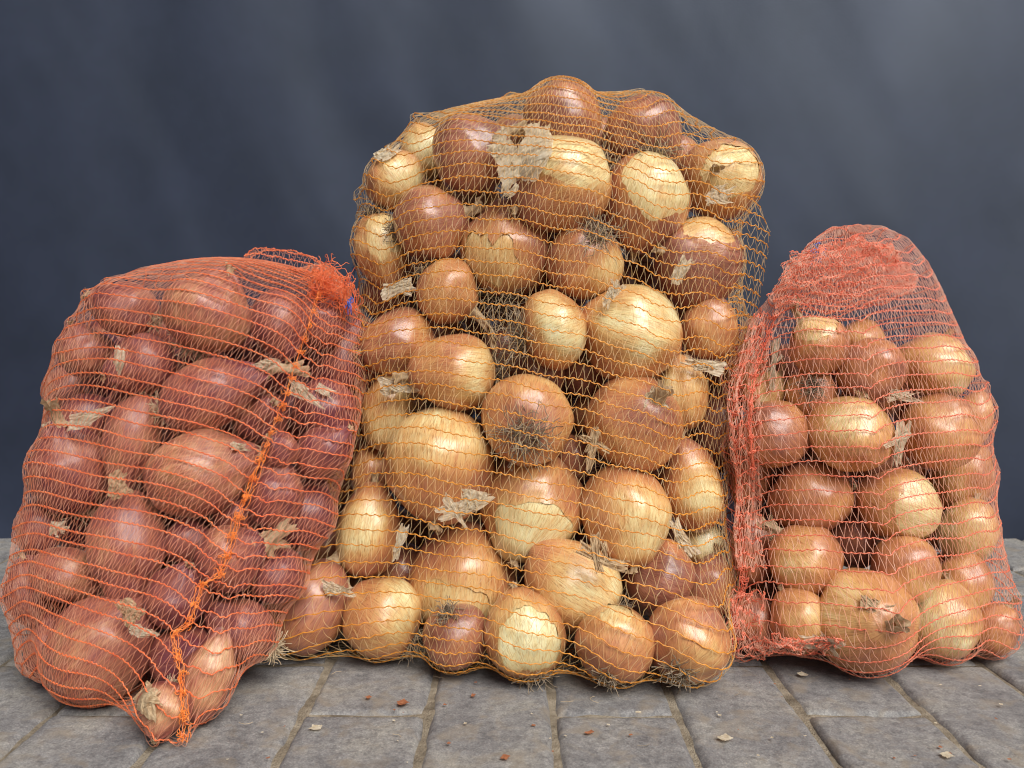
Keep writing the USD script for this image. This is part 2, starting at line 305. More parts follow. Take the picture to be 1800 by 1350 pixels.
# ------------------------------------------------------------------ the onions, as placed in the picture
# px, py, half width, half height, neck direction (right, up, towards us), tone, torn patch (direction, threshold, tone under it), roots, neck, push back (m) or 'g' on the ground, label
MID = [
 (988, 214, 70, 56, (.4, .4, -.8), .70, None, 0, 0, 0, 'pinkish copper onion under the flat crest of the net, highest in the middle sack'),
 (1130, 240, 72, 56, (-.3, .4, -.8), .76, None, 0, 0, .01, 'dull copper onion just below the pointed peak of the orange net'),
 (828, 274, 64, 66, (.8, .5, .2), .80, None, 0, .5, 0, 'brown copper onion left of the big crumpled white papery skin near the top'),
 (750, 268, 42, 44, (-.3, .9, 0), .12, None, 0, 0, .03, 'small pale straw onion squeezed behind the brown copper one at the upper left edge'),
 (697, 320, 52, 46, (-.5, .5, -.6), .40, ((.3, .1, .9), .55, .10), 0, 0, .005, 'golden onion with a shiny pale face, upper left shoulder of the middle sack'),
 (754, 393, 58, 62, (.85, .25, .2), .68, None, .5, .5, 0, 'smooth copper pink onion with a short dry neck pointing right, upper left'),
 (986, 325, 80, 80, (-.6, -.3, .3), .66, ((.25, .75, .45), .55, .14), .8, 0, -.014, 'large copper onion with a pale torn top right below the crumpled white papery skin'),
 (1132, 354, 72, 78, (-.2, -.95, .1), .78, ((.45, .45, .75), .62, .10), .9, 0, 0, 'brown copper onion with a pale yellow oval patch, right of the large torn topped one'),
 (1264, 318, 62, 70, (-.1, .25, .95), .62, ((.35, .3, .9), .80, .12), 0, .25, .005, 'onion with a ragged white ring round its neck at the right shoulder of the sack'),
 (891, 442, 75, 80, (.1, .95, -.2), .74, ((-.35, -.15, .9), .83, .22), 1.4, 0, -.004, 'large copper pink onion with a jagged pale streak and long dark roots hanging below'),
 (1026, 461, 64, 64, (-.3, -.6, -.6), .50, ((.7, -.2, .5), .72, .15), 1.0, 0, .012, 'tan onion showing a dark tuft of roots on its upper face, upper centre'),
 (1222, 462, 72, 78, (-.5, .2, .6), .90, ((.2, .85, .4), .80, .22), 0, 0, .006, 'purple brown onion with its torn outer skin folded back along the top, right side'),
 (672, 438, 46, 62, (.2, -.9, .2), .58, ((.1, .5, .7), .72, .15), .7, 0, .008, 'pale topped onion at the left edge with roots at its crown, above the blue strip'),
 (786, 512, 48, 56, (.75, -.6, .3), .42, None, .7, 1.1, .014, 'golden tan onion whose thin purplish neck points down to the right'),
 (972, 579, 52, 66, (.9, .3, -.2), .40, ((.5, .1, .7), .55, .08), 1.3, 0, -.002, 'yellow onion with a bushy tuft of dark roots at its left, in mid sack'),
 (1109, 586, 83, 82, (-.85, .3, .25), .46, ((.2, .45, .75), .45, .04), 0, .35, -.004, 'very large pale yellow onion with a bluish window reflection, right of the centre'),
 (1246, 580, 48, 50, (.1, .7, .2), .42, None, 0, 0, .008, 'small golden onion with whitish scaly spots at the right edge'),
 (703, 603, 64, 56, (-.85, -.2, .35), .52, None, 0, 0, -.008, 'golden copper onion lying on its side just right of the orange red sack'),
 (799, 655, 69, 63, (-.9, -.05, .2), .50, ((.8, -.05, .55), .60, .08), .9, .4, -.004, 'shiny golden onion with a whitish right end turned to a root tuft, left of centre'),
 (1030, 652, 48, 32, (0, .2, .9), .80, None, .9, .3, .03, 'shrivelled greyish onion sunk deep between the root tufts at the centre'),
 (1200, 692, 42, 58, (-.1, .95, .1), .18, None, 0, 0, .02, 'pale yellow onion with fine green veins peeping out behind the knobbly necked one'),
 (1262, 665, 34, 46, (-.85, .5, .2), .85, None, 0, 1.4, .03, 'dark onion with a knobbly dry neck running left at the right edge of the sack'),
 (926, 738, 80, 67, (.05, .35, -.95), .40, None, 1.1, 0, -.012, 'broad tan onion turned root side to us with a round root tuft in its middle'),
 (1115, 744, 80, 77, (.42, .45, .80), .46, None, 0, .35, -.008, 'broad dull tan onion with a knotted white neck stub facing us'),
 (684, 728, 45, 62, (.1, .9, .1), .22, None, 0, .6, .012, 'pale onion with a square cut papery top at the left edge of the middle sack'),
 (773, 813, 92, 90, (-.1, -.9, .3), .50, ((-.1, .75, .6), .40, .14), .7, 0, -.008, 'largest onion, pale yellow above and copper below with a thin white scratch, left of centre'),
 (937, 889, 87, 87, (-.3, -.85, .35), .60, ((-.05, -.75, .65), .66, .06), 0, 0, -.010, 'big shiny copper onion with a pale green torn base, middle of lower half'),
 (1098, 900, 74, 80, (.15, -.9, .2), .40, ((.55, -.15, .75), .62, .08), 1.0, 0, 0, 'golden onion with a bright pale stripe, right of the big shiny copper one'),
 (1216, 856, 50, 74, (-.2, .9, .15), .52, ((.4, -.1, .85), .70, .12), 0, .3, .01, 'streaky pink and yellow onion at the right edge with a loose root across it'),
 (1235, 955, 34, 36, (-.2, -.8, .2), .05, None, 0, 0, .02, 'small white onion at the lower right edge beside grey papery leaves'),
 (648, 937, 53, 75, (.1, .93, .1), .46, ((-.35, .05, .8), .62, .12), 0, .3, .004, 'upright golden onion with a pale flank at the lower left edge of the middle sack'),
 (578, 958, 44, 52, (.5, -.6, -.2), .74, None, 1.1, 0, .045, 'dark shaded onion with a wiry root tuft behind the upright golden one'),
 (543, 1078, 63, 78, (.5, .85, .1), .68, None, 0, .8, 'g', 'grey pink pear shaped onion with a forked dry neck, bottom left of middle sack'),
 (672, 1095, 63, 66, (-.7, .6, -.1), .40, ((.55, .1, .8), .70, .12), .9, 0, 'g', 'round golden onion with roots on its right side, second along the bottom row'),
 (811, 1024, 87, 93, (.1, .93, .1), .62, ((-.25, -.65, .6), .66, .20), .8, .6, -.006, 'very large copper onion with an olive yellow base, left of the black gap'),
 (1008, 1030, 83, 72, (-.75, .5, .15), .38, ((.45, .1, .85), .60, .14), 1.0, 0, -.006, 'egg shaped golden onion with roots at its right end, right of the black gap'),
 (1160, 1015, 54, 62, (-.9, .35, .3), .76, None, 0, 0, .010, 'pinkish brown onion whose long straw coloured neck reaches left'),
 (803, 1130, 56, 52, (.2, -.5, -.5), .72, None, .8, 0, 'g', 'shaded copper onion tucked beneath the very large copper one, bottom row'),
 (923, 1126, 66, 69, (-.2, .9, -.1), .60, ((.1, -.2, .9), .66, .03), .9, 0, 'g', 'onion with a big white peeled front, bottom row centre'),
 (1081, 1147, 66, 61, (.2, .8, -.5), .64, ((.0, .8, .6), .86, .15), .5, 0, 'g', 'copper brown onion with a bright highlight and torn white skin beneath, bottom row'),
 (1210, 1134, 69, 71, (.2, .6, -.5), .52, ((.0, -.35, .9), .80, .20), 1.0, 0, 'g', 'plump orange gold onion at the bottom right corner beside the coral sack'),
 (1246, 1036, 42, 54, (.2, .9, .1), .66, None, 0, .4, .014, 'pinkish onion with a frosted top above the plump corner one'),
 (705, 1005, 40, 46, (.3, .6, -.2), .74, None, 0, 0, .05, 'sliver of a red copper onion between the upright golden and the very large copper onion'),
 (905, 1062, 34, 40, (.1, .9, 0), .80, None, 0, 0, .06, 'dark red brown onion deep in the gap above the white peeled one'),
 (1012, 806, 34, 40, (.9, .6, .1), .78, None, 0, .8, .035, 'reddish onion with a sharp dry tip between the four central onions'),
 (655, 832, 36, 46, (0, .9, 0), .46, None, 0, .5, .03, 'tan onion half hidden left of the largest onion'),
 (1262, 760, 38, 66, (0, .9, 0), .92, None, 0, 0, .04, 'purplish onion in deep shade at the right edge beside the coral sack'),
]
LEFT = [
 (222, 544, 60, 48, (-.8, .3, -.5), .52, None, .4, .3, 0, 'dusty pink shallot in the top left corner of the left sack'),
 (365, 552, 73, 66, (.4, .85, .1), .30, None, .6, 0, -.004, 'large orange brown shallot in the middle of the top row'),
 (490, 568, 48, 58, (.2, -.8, .3), .56, None, 0, 0, .008, 'pink shallot beside the black gap right of the orange brown one'),
 (150, 620, 46, 42, (-.3, .7, .1), .46, None, 0, 0, .006, 'small brownish shallot at the left edge in the second row'),
 (252, 642, 54, 54, (-.7, -.2, .3), .62, None, 0, 0, .003, 'rounded rosy shallot right of a strip of white papery skin'),
 (368, 692, 84, 60, (.9, .36, .1), .54, None, .5, 1.0, -.006, 'long plump pink shallot whose neck rises to the right towards the seam'),
 (456, 732, 50, 46, (.3, .3, .7), .62, None, 0, 0, .010, 'maroon shallot tucked under the neck of the long plump pink one'),
 (128, 830, 68, 74, (-.2, .8, .2), .58, None, .4, .6, 0, 'big rounded violet pink shallot at the left edge halfway up'),
 (232, 768, 46, 78, (-.22, -.95, .1), .42, None, .5, .7, .002, 'narrow upright shallot with a frayed neck hanging down, left of centre'),
 (350, 832, 90, 70, (.92, .25, .15), .34, None, 0, .7, -.010, 'largest shallot, orange brown and lying on its side in the centre of the left sack'),
 (492, 790, 34, 28, (-.3, .3, .5), .66, None, 0, .3, .004, 'small dark red shallot just right of the orange seam at mid height'),
 (482, 872, 48, 58, (.1, .9, .1), .68, None, 0, .4, .004, 'deep red shallot below the small one right of the orange seam'),
 (566, 795, 50, 44, (.6, .5, .1), .74, None, 0, 0, .004, 'glossy purple shallot at the right edge of the left sack at mid height'),
 (572, 722, 54, 60, (.2, -.7, .3), .80, None, 0, 0, .004, 'violet shallot with a silvery torn spot near the right edge'),
 (598, 640, 50, 66, (.4, .7, 0), .72, None, 0, 0, .010, 'dark pink shallot high at the right edge behind dense net'),
 (560, 566, 46, 50, (.3, .7, 0), .62, None, 0, 0, .010, 'pink shallot under the gathered knot of the left sack'),
 (222, 958, 62, 88, (.0, -.95, .1), .52, None, 0, .7, -.004, 'tall upright rose shallot with a straw neck pointing down, lower left of the centre'),
 (115, 1010, 58, 46, (.8, -.4, .2), .36, None, 0, .7, .004, 'flaky brown shallot at the lower left edge'),
 (312, 1050, 56, 55, (.2, .6, .5), .70, None, 0, 0, .004, 'shiny violet red shallot left of the seam in the lower half'),
 (402, 982, 54, 60, (.8, .3, .2), .58, None, 0, .8, -.002, 'red pink shallot crossed by the orange seam in the lower half'),
 (428, 1108, 58, 48, (-.7, .5, .1), .60, None, 1.0, .4, .004, 'rosy shallot with pale roots at the lower right edge above the paving'),
 (178, 1152, 92, 84, (.75, .6, .2), .36, None, 0, .6, 'g', 'big pale brown shallot at the bottom left, second largest, with a short split neck'),
 (362, 1198, 46, 70, (.3, .8, .2), .44, ((.2, .1, .9), .55, .10), .7, 0, 'g', 'shaggy shallot in peeling striped dry skin right of the seam at the bottom'),
 (292, 1252, 46, 42, (-.3, -.8, .3), .44, ((-.2, -.1, .9), .6, .12), .5, 0, 'g', 'dry husked shallot in the lowest tip of the left sack'),
 (487, 1010, 50, 48, (-.6, .5, .1), .78, None, 0, .5, .004, 'purple shallot with flaky skin bits at the right edge of the lower half'),
 (62, 1045, 46, 56, (-.2, .7, .1), .60, None, 0, 0, .014, 'shallot behind bunched net at the far left bulge'),
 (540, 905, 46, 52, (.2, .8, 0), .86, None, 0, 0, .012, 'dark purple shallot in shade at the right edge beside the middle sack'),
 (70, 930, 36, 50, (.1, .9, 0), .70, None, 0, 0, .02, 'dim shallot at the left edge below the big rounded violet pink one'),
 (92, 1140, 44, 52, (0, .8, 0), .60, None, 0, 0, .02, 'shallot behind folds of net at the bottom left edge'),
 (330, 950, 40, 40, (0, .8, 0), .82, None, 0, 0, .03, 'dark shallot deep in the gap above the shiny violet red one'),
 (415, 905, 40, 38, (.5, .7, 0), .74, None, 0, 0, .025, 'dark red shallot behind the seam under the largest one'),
]
RIGHT = [
 (1440, 608, 50, 46, (-.55, .8, .1), .62, ((-.1, .75, .5), .72, .14), 0, .6, .004, 'onion with a long curved tip and pale collar, highest in the coral sack'),
 (1514, 600, 38, 34, (.2, .8, 0), .30, None, 0, 0, .03, 'small golden onion peeping out behind the curved tip one'),
 (1530, 652, 56, 54, (-.1, -.5, .6), .54, None, 0, 0, .002, 'shiny orange copper onion left of the wide pale tan one, second row'),
 (1642, 645, 60, 50, (.3, .8, .1), .24, None, 0, 0, .004, 'wide pale tan onion at the upper right edge of the coral sack'),
 (1346, 692, 34, 36, (.4, .6, .2), .16, None, .5, .6, .008, 'small pale onion with dry leaf ends at the left, above the bright copper one'),
 (1425, 690, 46, 37, (.0, -.2, -.95), .40, None, .8, 0, .010, 'small tan onion turned root side to us below the curved tip one'),
 (1360, 765, 58, 56, (-.3, .5, .5), .56, None, 0, 0, -.002, 'bright copper onion at the left of the third row in the coral sack'),
 (1495, 764, 70, 57, (.2, .8, .3), .34, ((.0, .5, .8), .62, .12), 0, 0, -.006, 'broad golden onion with a pale crown in the centre of the third row'),
 (1648, 762, 62, 60, (.3, .7, .2), .36, None, 0, 0, 0, 'tan onion behind dense net right of the white papery strip'),
 (1704, 742, 34, 50, (.3, .8, 0), .34, None, 0, 0, .012, 'slim tan onion at the right edge of the coral sack, third row'),
 (1424, 874, 66, 57, (-.3, .8, .2), .52, None, 0, 0, -.004, 'golden copper onion with two small glints, left of the dark gap'),
 (1580, 888, 66, 57, (-.75, .3, .3), .58, ((.72, -.15, .6), .60, .12), 0, 0, -.002, 'onion brown on the left and pale on the right, right of the dark gap'),
 (1690, 842, 48, 58, (.3, .7, .1), .34, None, 0, 0, .004, 'tan pink onion at the right edge level with the dark gap'),
 (1414, 985, 62, 54, (-.6, .6, .2), .48, ((-.1, -.1, .95), .86, .22), 0, .5, -.002, 'pale pinkish onion with a vertical torn crease, left above the big bottom one'),
 (1592, 998, 54, 52, (.1, -.8, .3), .48, ((.2, -.7, .6), .76, .08), .4, 0, 0, 'golden copper onion with a white chip near its base, above the big bottom one'),
 (1520, 1102, 79, 84, (.42, -.06, .9), .44, ((-.1, .1, .95), .70, .18), 0, .34, 'g', 'biggest onion of the coral sack with a cracked open neck facing us, at the bottom'),
 (1656, 1104, 58, 62, (.1, .9, .1), .14, None, 0, 0, 'g', 'smooth pale yellow onion at the bottom right of the biggest one'),
 (1746, 1115, 37, 44, (.4, .7, .1), .48, None, .4, .4, 'g', 'small copper onion in the bottom right corner of the coral sack'),
 (1314, 655, 40, 60, (0, .9, 0), .66, None, 0, 0, .014, 'copper onion under thick coral net at the upper left edge'),
 (1318, 830, 36, 66, (0, .9, 0), .64, None, 0, 0, .014, 'copper onion behind the ridge of net at the left edge, middle height'),
 (1322, 965, 38, 60, (0, .9, 0), .68, None, 0, 0, .014, 'reddish onion behind the ridge of net at the left edge, lower half'),
 (1326, 1108, 42, 46, (0, .9, 0), .66, None, 0, 0, 'g', 'reddish onion in the pinched bottom left corner of the coral sack'),
 (1408, 1092, 50, 52, (-.4, .6, .2), .34, None, 0, 0, .008, 'tan onion veiled by slanting net left of the biggest one'),
 (1700, 935, 44, 54, (.2, .8, .1), .18, None, 0, 0, .004, 'pale onion at the right edge above the small corner ones'),
 (1694, 1028, 44, 48, (.2, .8, .1), .42, None, .3, .3, .010, 'tan pink onion at the right edge with a brown scar, above the bottom corner'),
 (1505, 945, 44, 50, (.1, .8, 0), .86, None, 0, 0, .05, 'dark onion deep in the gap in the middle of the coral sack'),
]


def curve_of(tab):
    ys, v = zip(*tab)
    return lambda y: np.interp(y, ys, v)


BAGS = {
 'mid': dict(rows=MID, xc=curve_of([(200, 1010), (350, 975), (600, 960), (900, 945), (1100, 890)]), hw=curve_of([(170, 190), (230, 300), (350, 355), (600, 345), (900, 350), (1100, 420)]), d0=.722, lean=.13, bulge=.10, kind='onion', sack='middle'),
 'left': dict(rows=LEFT, xc=curve_of([(480, 395), (700, 370), (900, 310), (1100, 250), (1250, 240)]), hw=curve_of([(480, 260), (700, 290), (900, 300), (1100, 250), (1300, 190)]), d0=.650, lean=.22, bulge=.09, kind='shallot', sack='left'),
 'right': dict(rows=RIGHT, xc=curve_of([(500, 1500), (650, 1495), (800, 1515), (1000, 1530), (1150, 1540)]), hw=curve_of([(500, 150), (650, 225), (800, 240), (1000, 245), (1150, 255)]), d0=.730, lean=.12, bulge=.085, kind='onion', sack='right'),
}
def ray_ellipsoids(O, D, obs):
    """Farthest hit of each ray with the spheroids (centre, axis, A, C); -1 where it misses."""
    best = np.full(D.shape[:-1], -1.0)
    for p, w, A, C in obs:
        k = O - p
        sD, sk = D / A, k / A
        e = (1 / C - 1 / A)
        sD = sD + e * (D @ w)[..., None] * w
        sk = sk + e * (k @ w)[..., None] * w
        aa, bb, cc = (sD * sD).sum(-1), (sD * sk).sum(-1), (sk * sk).sum(-1) - 1
        disc = bb * bb - aa * cc
        hit = np.where(disc > 0, (-bb + np.sqrt(np.maximum(disc, 0))) / aa, -1)
        best = np.maximum(best, hit)
    return best


ITEMS = []
for bag, B in BAGS.items():
    for (px, py, rx, ry, ax, tone, patch, roots, neck, push, label) in B['rows']:
        ax = np.array(ax, float) / np.linalg.norm(ax)
        w = ax[2] ** 2
        hz = abs(ax[0]) > abs(ax[1])
        c0, a0 = (rx, ry) if hz else (ry, rx)
        a = (1 - w) * a0 + w * (rx + ry) / 2
        c = (1 - w) * c0 + w * 0.92 * a
        rm = (rx + ry) / 2
        if push == 'g':
            d = CAMZ / (ry / FPX - FW[2] + (py - 675) / FPX * UP[2])
        else:
            d = .8
            for _ in range(4):
                z = CAMZ + d * (FW[2] - (py - 675) / FPX * UP[2])
                u = np.clip((px - B['xc'](py)) / B['hw'](py), -.97, .97)
                d = B['d0'] + B['lean'] * max(z, 0) + B['bulge'] * (1 - math.sqrt(1 - u * u)) + rm * .8 / FPX + push
        if B['kind'] == 'shallot':
            tone = .50 + (tone - .54) * .55
        ITEMS.append(dict(bag=bag, px=px, py=py, a=(1.12 if B['kind'] == 'onion' else 1.06) * a / FPX, c=(1.12 if B['kind'] == 'onion' else 1.06) * c / FPX, ax=ax, tone=tone, patch=patch, roots=roots, neck=neck, fixed=push == 'g', label=label, d=d, kind=B['kind']))


def balls(o):
    s, p, w = o['d'], at(o['px'], o['py'], o['d']), camdir(o['ax'], o['px'], o['py'])
    a, c = o['a'] * s, o['c'] * s
    if c > a * 1.12:
        return [(p + w * k * (c - a) * .85, a) for k in (-1, 0, 1)]
    return [(p, (a + c) / 2)]


for it in range(60):                                    # settle: whatever overlaps is moved back along its line of sight
    bl = [balls(o) for o in ITEMS]
    ctr, rad, own = np.array([b[0] for B_ in bl for b in B_]), np.array([b[1] for B_ in bl for b in B_]), np.array([i for i, B_ in enumerate(bl) for _ in B_])
    dist = np.linalg.norm(ctr[:, None] - ctr[None], axis=-1)
    over = (rad[:, None] + rad[None]) * .87 - dist
    over[own[:, None] == own[None]] = -1
    ii, jj = np.nonzero(np.triu(over > 0.0005, 1))
    if not len(ii):
        break
    mv = np.zeros(len(ITEMS))
    for i, j in zip(ii, jj):
        A, B_ = own[i], own[j]
        far, near = (A, B_) if ITEMS[A]['d'] - .6 * rad[i] > ITEMS[B_]['d'] - .6 * rad[j] else (B_, A)
        if ITEMS[far]['fixed']:
            if not ITEMS[near]['fixed']:
                mv[near] = min(mv[near], -.3 * over[i, j])
            continue
        mv[far] = max(mv[far], .6 * over[i, j])
    for o, m in zip(ITEMS, mv):
        o['d'] += float(np.clip(m, -.006, .008))
for o in ITEMS:
    o['p'], o['w'] = at(o['px'], o['py'], o['d']), camdir(o['ax'], o['px'], o['py'])
    o['A'], o['C'] = o['a'] * o['d'], o['c'] * o['d']
    low = o['p'][2] - math.sqrt((o['C'] * o['w'][2]) ** 2 + o['A'] ** 2 * (1 - o['w'][2] ** 2))
    if low < .002:
        o['p'][2] += .002 - low

# onions packed behind the front layer
rng = np.random.default_rng(11)
FILL = []
AXIS = {'mid': ((.020, .865, .13), (.040, .90, .40), .16, .115), 'left': ((-.315, .745, .09), (-.245, .85, .30), .125, .095), 'right': ((.355, .845, .10), (.345, .865, .27), .115, .085)}
ctr = [b for o in ITEMS for b in balls(o)]
P_, R_ = np.array([b[0] for b in ctr]), np.array([b[1] for b in ctr])
for bag, (p0, p1, hx, hy) in AXIS.items():
    p0, p1 = np.array(p0), np.array(p1)
    n = 0
    hull = Delaunay(np.array([(o['px'], o['py']) for o in ITEMS if o['bag'] == bag]))
    for _ in range(9000):
        if n > {'mid': 40, 'left': 24, 'right': 20}[bag]:
            break
        t = rng.uniform(-.45, 1.25)
        r = rng.uniform(.024, .034)
        ang, s = rng.uniform(0, 2 * math.pi), math.sqrt(rng.uniform(0, 1))
        p = p0 + (p1 - p0) * t + np.array([hx * math.cos(ang) * s, hy * math.sin(ang) * s, 0]) * (.78 if t < 1 else .6)
        if p[2] < r + .002 or (p[1] < p0[1] - .02 and rng.uniform() < .5):
            continue
        if (np.linalg.norm(P_ - p, axis=1) < (R_ + r) * .95).any():
            continue
        px, py, d = to_px(p)
        front = min([o['d'] for o in ITEMS if o['bag'] == bag and np.hypot(o['px'] - px, o['py'] - py) < 110] or [9])
        if d < front + .03 or hull.find_simplex([[px, py - 18]])[0] < 0:
            continue
        P_, R_ = np.vstack([P_, p]), np.append(R_, r)
        v = rng.normal(size=3)
        FILL.append(dict(bag=bag, p=p, w=v / np.linalg.norm(v), A=r, C=r * 1.02, tone=rng.uniform(.5, .72), patch=None, roots=0, neck=0, kind=BAGS[bag]['kind'], label=None, d=d, ax=v))
        n += 1

# and wherever one could look right through a sack, one more onion behind
for bag in AXIS:
    mine = [o for o in ITEMS if o['bag'] == bag]
    pts = np.array([(o['px'], o['py']) for o in mine])
    GX, GY = [g_.ravel() for g_ in np.meshgrid(np.arange(pts[:, 0].min(), pts[:, 0].max(), 9.0), np.arange(pts[:, 1].min(), pts[:, 1].max(), 9.0))]
    hull = Delaunay(pts)
    ins = hull.find_simplex(np.stack([GX, GY], 1)) >= 0
    GX, GY = GX[ins], GY[ins]
    DR = FW + ((GX - 900) / FPX)[:, None] * RT - ((GY - 675) / FPX)[:, None] * UP
    fd = ray_ellipsoids(CAM + np.zeros((len(GX), 3)), DR, [(o['p'], o['w'], o['A'], o['C']) for o in ITEMS + FILL])
    for _ in range(70):
        gap = np.nonzero(fd < 0)[0]
        if not len(gap):
            break
        k = gap[rng.integers(len(gap))]
        near = np.hypot(pts[:, 0] - GX[k], pts[:, 1] - GY[k]).argsort()[:3]
        d0, r = np.mean([mine[q]['d'] for q in near]), rng.uniform(.026, .032)
        for d in np.arange(d0 + .014, d0 + .16, .008):
            p = at(GX[k], GY[k], d)
            if p[2] < r + .002:
                break
            if (np.linalg.norm(P_ - p, axis=1) > (R_ + r) * .90).all():
                P_, R_ = np.vstack([P_, p]), np.append(R_, r)
                v = rng.normal(size=3)
                FILL.append(dict(bag=bag, p=p, w=v / np.linalg.norm(v), A=r, C=r * 1.02, tone=rng.uniform(.5, .8), patch=None, roots=0, neck=0, kind=BAGS[bag]['kind'], label=None, d=d, ax=v))
                fd = np.maximum(fd, ray_ellipsoids(CAM + np.zeros((len(GX), 3)), DR, [(p, FILL[-1]['w'], r, r * 1.02)]))
                break

# ------------------------------------------------------------------ the nets: a taut membrane over the onions of each sack
GHOST = {  # where the empty net is held out by its own stiffness and folds: px, py, depth, radius
 'mid': [(x, y, .915, .007) for x, y in ((1060, 178), (1092, 174), (1124, 167), (1156, 187), (1196, 216), (1240, 248), (1284, 274))] + [(x, y, .925, .010) for x, y in ((690, 268), (735, 242), (790, 218), (850, 196), (900, 180))]
        + [(634, 345, .89, .008), (642, 385, .89, .01), (1290, 600, .93, .03), (1265, 1150, .79, .012), (500, 1040, .87, .02), (950, 280, .98, .05), (950, 600, 1.0, .05), (1080, 600, 1.0, .05), (850, 600, 1.0, .05), (940, 900, .97, .06)],
 'left': [(x, y, .82, .010) for x, y in ((196, 505), (255, 488), (320, 478), (390, 474), (450, 476), (505, 486))] + [(560, 500, .87, .02), (590, 520, .86, .014), (322, 1305, .625, .006), (36, 1050, .76, .012), (74, 1150, .74, .02), (640, 640, .86, .02), (330, 600, .93, .06), (330, 800, .90, .07)],
 'right': [(x, y, .845, .014) for x, y in zip(np.interp(np.arange(23), np.arange(12) * 2, (1366, 1386, 1412, 1440, 1470, 1506, 1542, 1578, 1606, 1628, 1648, 1664)), np.interp(np.arange(23), np.arange(12) * 2, (556, 520, 486, 446, 424, 421, 423, 440, 474, 516, 566, 616)))]
        + [(1290, 660, .83, .012), (1295, 1130, .785, .018), (1756, 1120, .80, .012), (1285, 900, .82, .012), (1712, 850, .86, .012), (1290, 790, .82, .012), (1500, 700, .93, .06), (1500, 950, .93, .07)],
}
NETP = {'mid': dict(axis=((.020, .865, .11), (.045, .895, .43)), n=130, pitch=.0134, tilt=.09, wave=.0007, top=.30, nt=240, shear=9),
        'left': dict(axis=((-.315, .745, .085), (-.245, .84, .29)), n=155, pitch=.0117, tilt=-.10, wave=.0005, top=.3, nt=220, shear=17),
        'right': dict(axis=((.36, .84, .09), (.345, .86, .28)), n=124, pitch=.0134, tilt=.02, wave=.0005, top=.3, nt=220, shear=-11)}


def membrane(bag):
    N = NETP[bag]
    p0, p1 = map(np.array, N['axis'])
    ax = (p1 - p0) / np.linalg.norm(p1 - p0)
    e1 = np.cross(ax, [0, -1, 0]); e1 = -e1 / np.linalg.norm(e1)
    if e1[0] < 0:
        e1 = -e1
    e2 = np.cross(ax, e1)
    nt, nth = N['nt'], 260
    t = np.linspace(0, 1, nt)
    th = np.linspace(0, 2 * np.pi, nth, endpoint=False)
    b = .27
    beta = np.where(t < b, (t / b - 1) * np.pi / 2, np.where(t > 1 - b, (t - 1 + b) / b * np.pi / 2, 0))
    s = np.clip((t - b) / (1 - 2 * b), 0, 1)
    O = (p0 + s[:, None] * (p1 - p0))[:, None] + np.zeros((1, nth, 1))
    rad = np.cos(th)[:, None] * e1 + np.sin(th)[:, None] * e2
    D = np.cos(beta)[:, None, None] * rad[None] + np.sin(beta)[:, None, None] * ax
    obs = [(o['p'], o['w'], o['A'] + .0014, o['C'] + .0014) for o in ITEMS + FILL if o['bag'] == bag]
    obs += [(o['p'] + o['w'] * (o['C'] * 1.08 + o['A'] * (o['neck'] or .2) * .9), o['w'], .005, .005) for o in ITEMS if o['bag'] == bag and (o['neck'] or o['ax'][2] > -.35)]
    obs += [(at(x, y, d), np.array([0, 0, 1.0]), r, r) for x, y, d, r in GHOST[bag]]
    r0 = ray_ellipsoids(O, D, obs)
    lim = np.where(D[..., 2] < -1e-6, (O[..., 2] - .0015) / np.maximum(-D[..., 2], 1e-6), 9)
    r = None
    for q in (20, 10, 5, 2, 1):                          # coarse to fine
        o_ = r0.reshape(nt // q, q, nth // q, q).max((1, 3))
        l_ = lim.reshape(nt // q, q, nth // q, q).min((1, 3))
        r = np.minimum(np.full(o_.shape, o_.max()), l_) if r is None else zoom(r, (o_.shape[0] / r.shape[0], o_.shape[1] / r.shape[1]), order=1, mode='nearest')
        dth, db = 2 * np.pi * q / nth, np.where(np.abs(beta) > 0, np.pi / 2 / (b * nt) * q, 0).reshape(nt // q, q)[:, :1]
        for _ in range(900 if q > 2 else 300):           # straight chords between what holds the net out: r'' = r + 2 r'^2 / r
            a = np.vstack([r[:1], r[:-1]]); c = np.vstack([r[1:], r[-1:]])
            e_, w_ = np.roll(r, 1, 1), np.roll(r, -1, 1)
            m = .25 * (a + c + e_ + w_) - .55 * (.25 * r * (dth ** 2 + db ** 2)) - .05 * np.minimum((e_ - w_) ** 2 + np.where(db > 0, (a - c) ** 2, 0), .001) / np.maximum(r, .03)
            m = np.maximum(m, .012)
            m[0], m[-1] = m[1].mean(), m[-2].mean()
            r = np.minimum(np.maximum(m, o_), l_)
    return O + (r + .0006)[..., None] * D


def surface_sampler(G, wrap):
    """Bilinear lookup G(row, column) with fractional indices."""
    def f(i, j):
        i = np.clip(i, 0, G.shape[0] - 1.0001)
        n = G.shape[1]
        j = j % n if wrap else np.clip(j, 0, n - 1.0001)
        i0, j0 = np.floor(i).astype(int), np.floor(j).astype(int)
        fi, fj = (i - i0)[..., None], (j - j0)[..., None]
        j1 = (j0 + 1) % n if wrap else j0 + 1
        return (G[i0, j0] * (1 - fj) + G[i0, j1] * fj) * (1 - fi) + (G[i0 + 1, j0] * (1 - fj) + G[i0 + 1, j1] * fj) * fi
    return f


